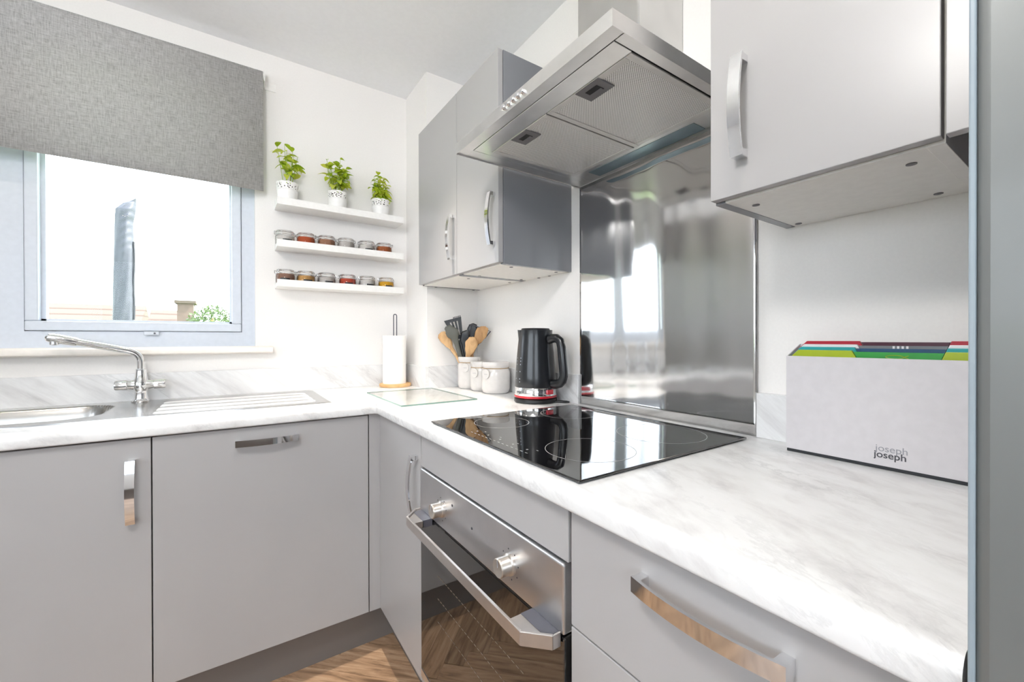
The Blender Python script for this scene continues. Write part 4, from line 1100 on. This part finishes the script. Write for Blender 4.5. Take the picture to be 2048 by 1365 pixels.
# ================================================================== OUTSIDE
gr = MB().box(-40, 40, .6, 60, -1.2, -1.0).build('ground', M['lawn'], smooth=0); struct(gr, 'garden lawn outside the window', 'ground')
g3 = MB().box(W0-T-.02, 4, -14, D0-T-.02, -.3, -.15).build('rear_bounce_ground', M['terrace'], smooth=0); struct(g3, 'pale paved terrace added outside the rear window to bounce light in', 'ground')  # added unseen ground that reflects sun into the room
g2 = MB().box(-14, W0-T-.02, -14, .55, -.3, -.15).build('left_bounce_ground', M['terrace'], smooth=0); struct(g2, 'pale paved terrace added outside the left window to bounce light in', 'ground')
# covered parasol
py = 4.0
cp_ = [(643, 225, 268), (560, 227, 268.5), (500, 228, 269), (470, 229, 268), (445, 229.5, 267), (432, 230, 270), (420, 231, 271.5), (408, 246, 272.5), (399, 271, 273)]
pa = thing('covered_parasol', (at(246, 643, 'y', py).x, py, -1.0), 'folded parasol in a wrinkled grey cover outside the window', 'parasol')
m = MB(); sg = 28; vs = []; fs = []; rnd = random.Random(4)
prev = []
rows = []
for i in range(len(cp_)-1):
    for k in range(8):
        f_ = k/8; rows.append(tuple(a+(b_-a)*f_ for a, b_ in zip(cp_[i], cp_[i+1])))
rows.append(cp_[-1])
low = rows[0]
for v_, ul, ur in [(1100, 226, 269)]+rows:
    pl, pr_ = at(ul, v_, 'y', py), at(ur, v_, 'y', py); hw = (pr_.x-pl.x)/2; cxx = (pl.x+pr_.x)/2; zz = max((pl.z+pr_.z)/2, -1.0)
    for k in range(sg):
        a = 2*math.pi*k/sg
        fold = 1+.10*math.sin(3*a+zz*2.2)+.07*math.sin(7*a-zz*9)+(.06*math.sin(zz*70+3*math.sin(a*2)) if math.sin(a) < .2 and math.cos(a) > -.4 else 0)
        vs.append((cxx+hw*math.cos(a)*(1+.2*(fold-1)), py+max(hw, .035)*.9*math.sin(a)*fold, zz))
for i in range(len(rows)):
    for k in range(sg):
        j = (k+1) % sg; fs.append((i*sg+k, i*sg+j, (i+1)*sg+j, (i+1)*sg+k))
m.add(vs, fs); m.build('cover', M['cover'], pa, smooth=50)
zr = [at(268.2+.8*math.sin(k*.8), 640-k*12, 'y', py-.03) for k in range(14)]
MB().tube(zr, .009, 6).build('zip_cord', M['rubber'], pa)
MB().lathe([(.25, 0), (.25, .06), (.05, .08)], (at(246, 643, 'y', py).x, py, -1.0), 24).build('base', M['darkgrey'], pa)
# neighbour houses
def house(name, x0, x1, y, zr_, ze, label, chim=None):
    t = thing(name, ((x0+x1)/2, y, -1.0), label, 'house')
    MB().box(x0+.3, x1-.3, y+.4, y+6, -1.0, ze).build('wall', M['render'], t, smooth=0)
    m = MB(); m.add([(x0, y, ze), (x1, y, ze), (x1, y+3.2, zr_), (x0, y+3.2, zr_), (x1, y+6.4, ze), (x0, y+6.4, ze), (x0, y, ze-.12), (x1, y, ze-.12), (x1, y+6.4, ze-.12), (x0, y+6.4, ze-.12)],
          [(0, 1, 2, 3), (3, 2, 4, 5), (0, 6, 7, 1), (1, 7, 8, 4), (4, 8, 9, 5), (5, 9, 6, 0), (6, 9, 8, 7), (1, 4, 2), (0, 3, 5)])
    m.build('roof', M['roof'], t, smooth=0)
    if chim:
        (ua, ub, vt, vb, yc) = chim
        a, c = at(ua, vt, 'y', yc), at(ub, vb, 'y', yc)
        k = MB().box(a.x, c.x, yc, yc+.7, ze, a.z-.08).build('chimney', M['brick'], t, smooth=0)
        MB().box(a.x-.06, c.x+.06, yc-.06, yc+.76, a.z-.08, a.z).build('chimney_cap', M['roof'], k, smooth=0)
y_ = 14
zl = at(120, 607, 'y', y_+3.2).z
house('neighbour_house', at(-260, 640, 'y', y_).x, at(255, 640, 'y', y_).x, y_, zl, zl-1.9, 'bungalow with pale tiled roof seen at lower left of the window')
zr2 = at(300, 620, 'y', 12+3.2).z
house('neighbour_house', at(262, 640, 'y', 12).x, at(372, 640, 'y', 12).x, 12, zr2, zr2-1.9, 'house with brick chimney and sloping tiled roof right of the parasol', (354, 387, 601, 640, 13.5))
# tree
tc_ = at(424, 636, 'y', 11.0)
tr = thing('garden_tree', (tc_.x, 11.0, -1.0), 'small leafy green tree at the lower right of the window', 'tree')
MB().tube([(tc_.x, 11, -1.0), (tc_.x+.05, 11, tc_.z-.5), (tc_.x, 11, tc_.z)], [.09, .07, .03], 8).build('trunk', M['spoonwood2'], tr)
m = MB(); rnd = random.Random(11)
for k in range(900):
    a, e_, r_ = rnd.uniform(0, 6.28), rnd.uniform(-1, 1), rnd.uniform(.55, 1)
    p = Vector((tc_.x+.52*r_*math.cos(a)*math.sqrt(1-e_*e_), 11+.5*r_*math.sin(a)*math.sqrt(1-e_*e_), tc_.z-.1+.42*r_*e_))
    s_ = rnd.uniform(.03, .06); d1 = Vector((rnd.uniform(-1, 1), rnd.uniform(-1, 1), rnd.uniform(-1, 1))).normalized(); d2 = d1.orthogonal().normalized()
    m.add([p-d1*s_, p+d2*s_*.5, p+d1*s_, p-d2*s_*.5], [(0, 1, 2, 3)])
cr = m.build('foliage', M['tree'], tr, smooth=0, fixn=False); cr['kind'] = 'stuff'
# hedge outside the garden door
m = MB(); rnd = random.Random(2); nx_ = 40; vs = []; fs = []
hg = MB().box(-9.2, -8.2, -3.0, .4, -.15, 1.3).build('garden_hedge', M['hedge'], loc=(-8.7, -1.3, -.15), smooth=0)
tag(hg, 'clipped green hedge beyond the terrace left of the room', 'hedge')

for o in bpy.data.objects:
    if 'base_' in o: del o['base_']
print('objects', len(bpy.data.objects), 'planks', cnt)
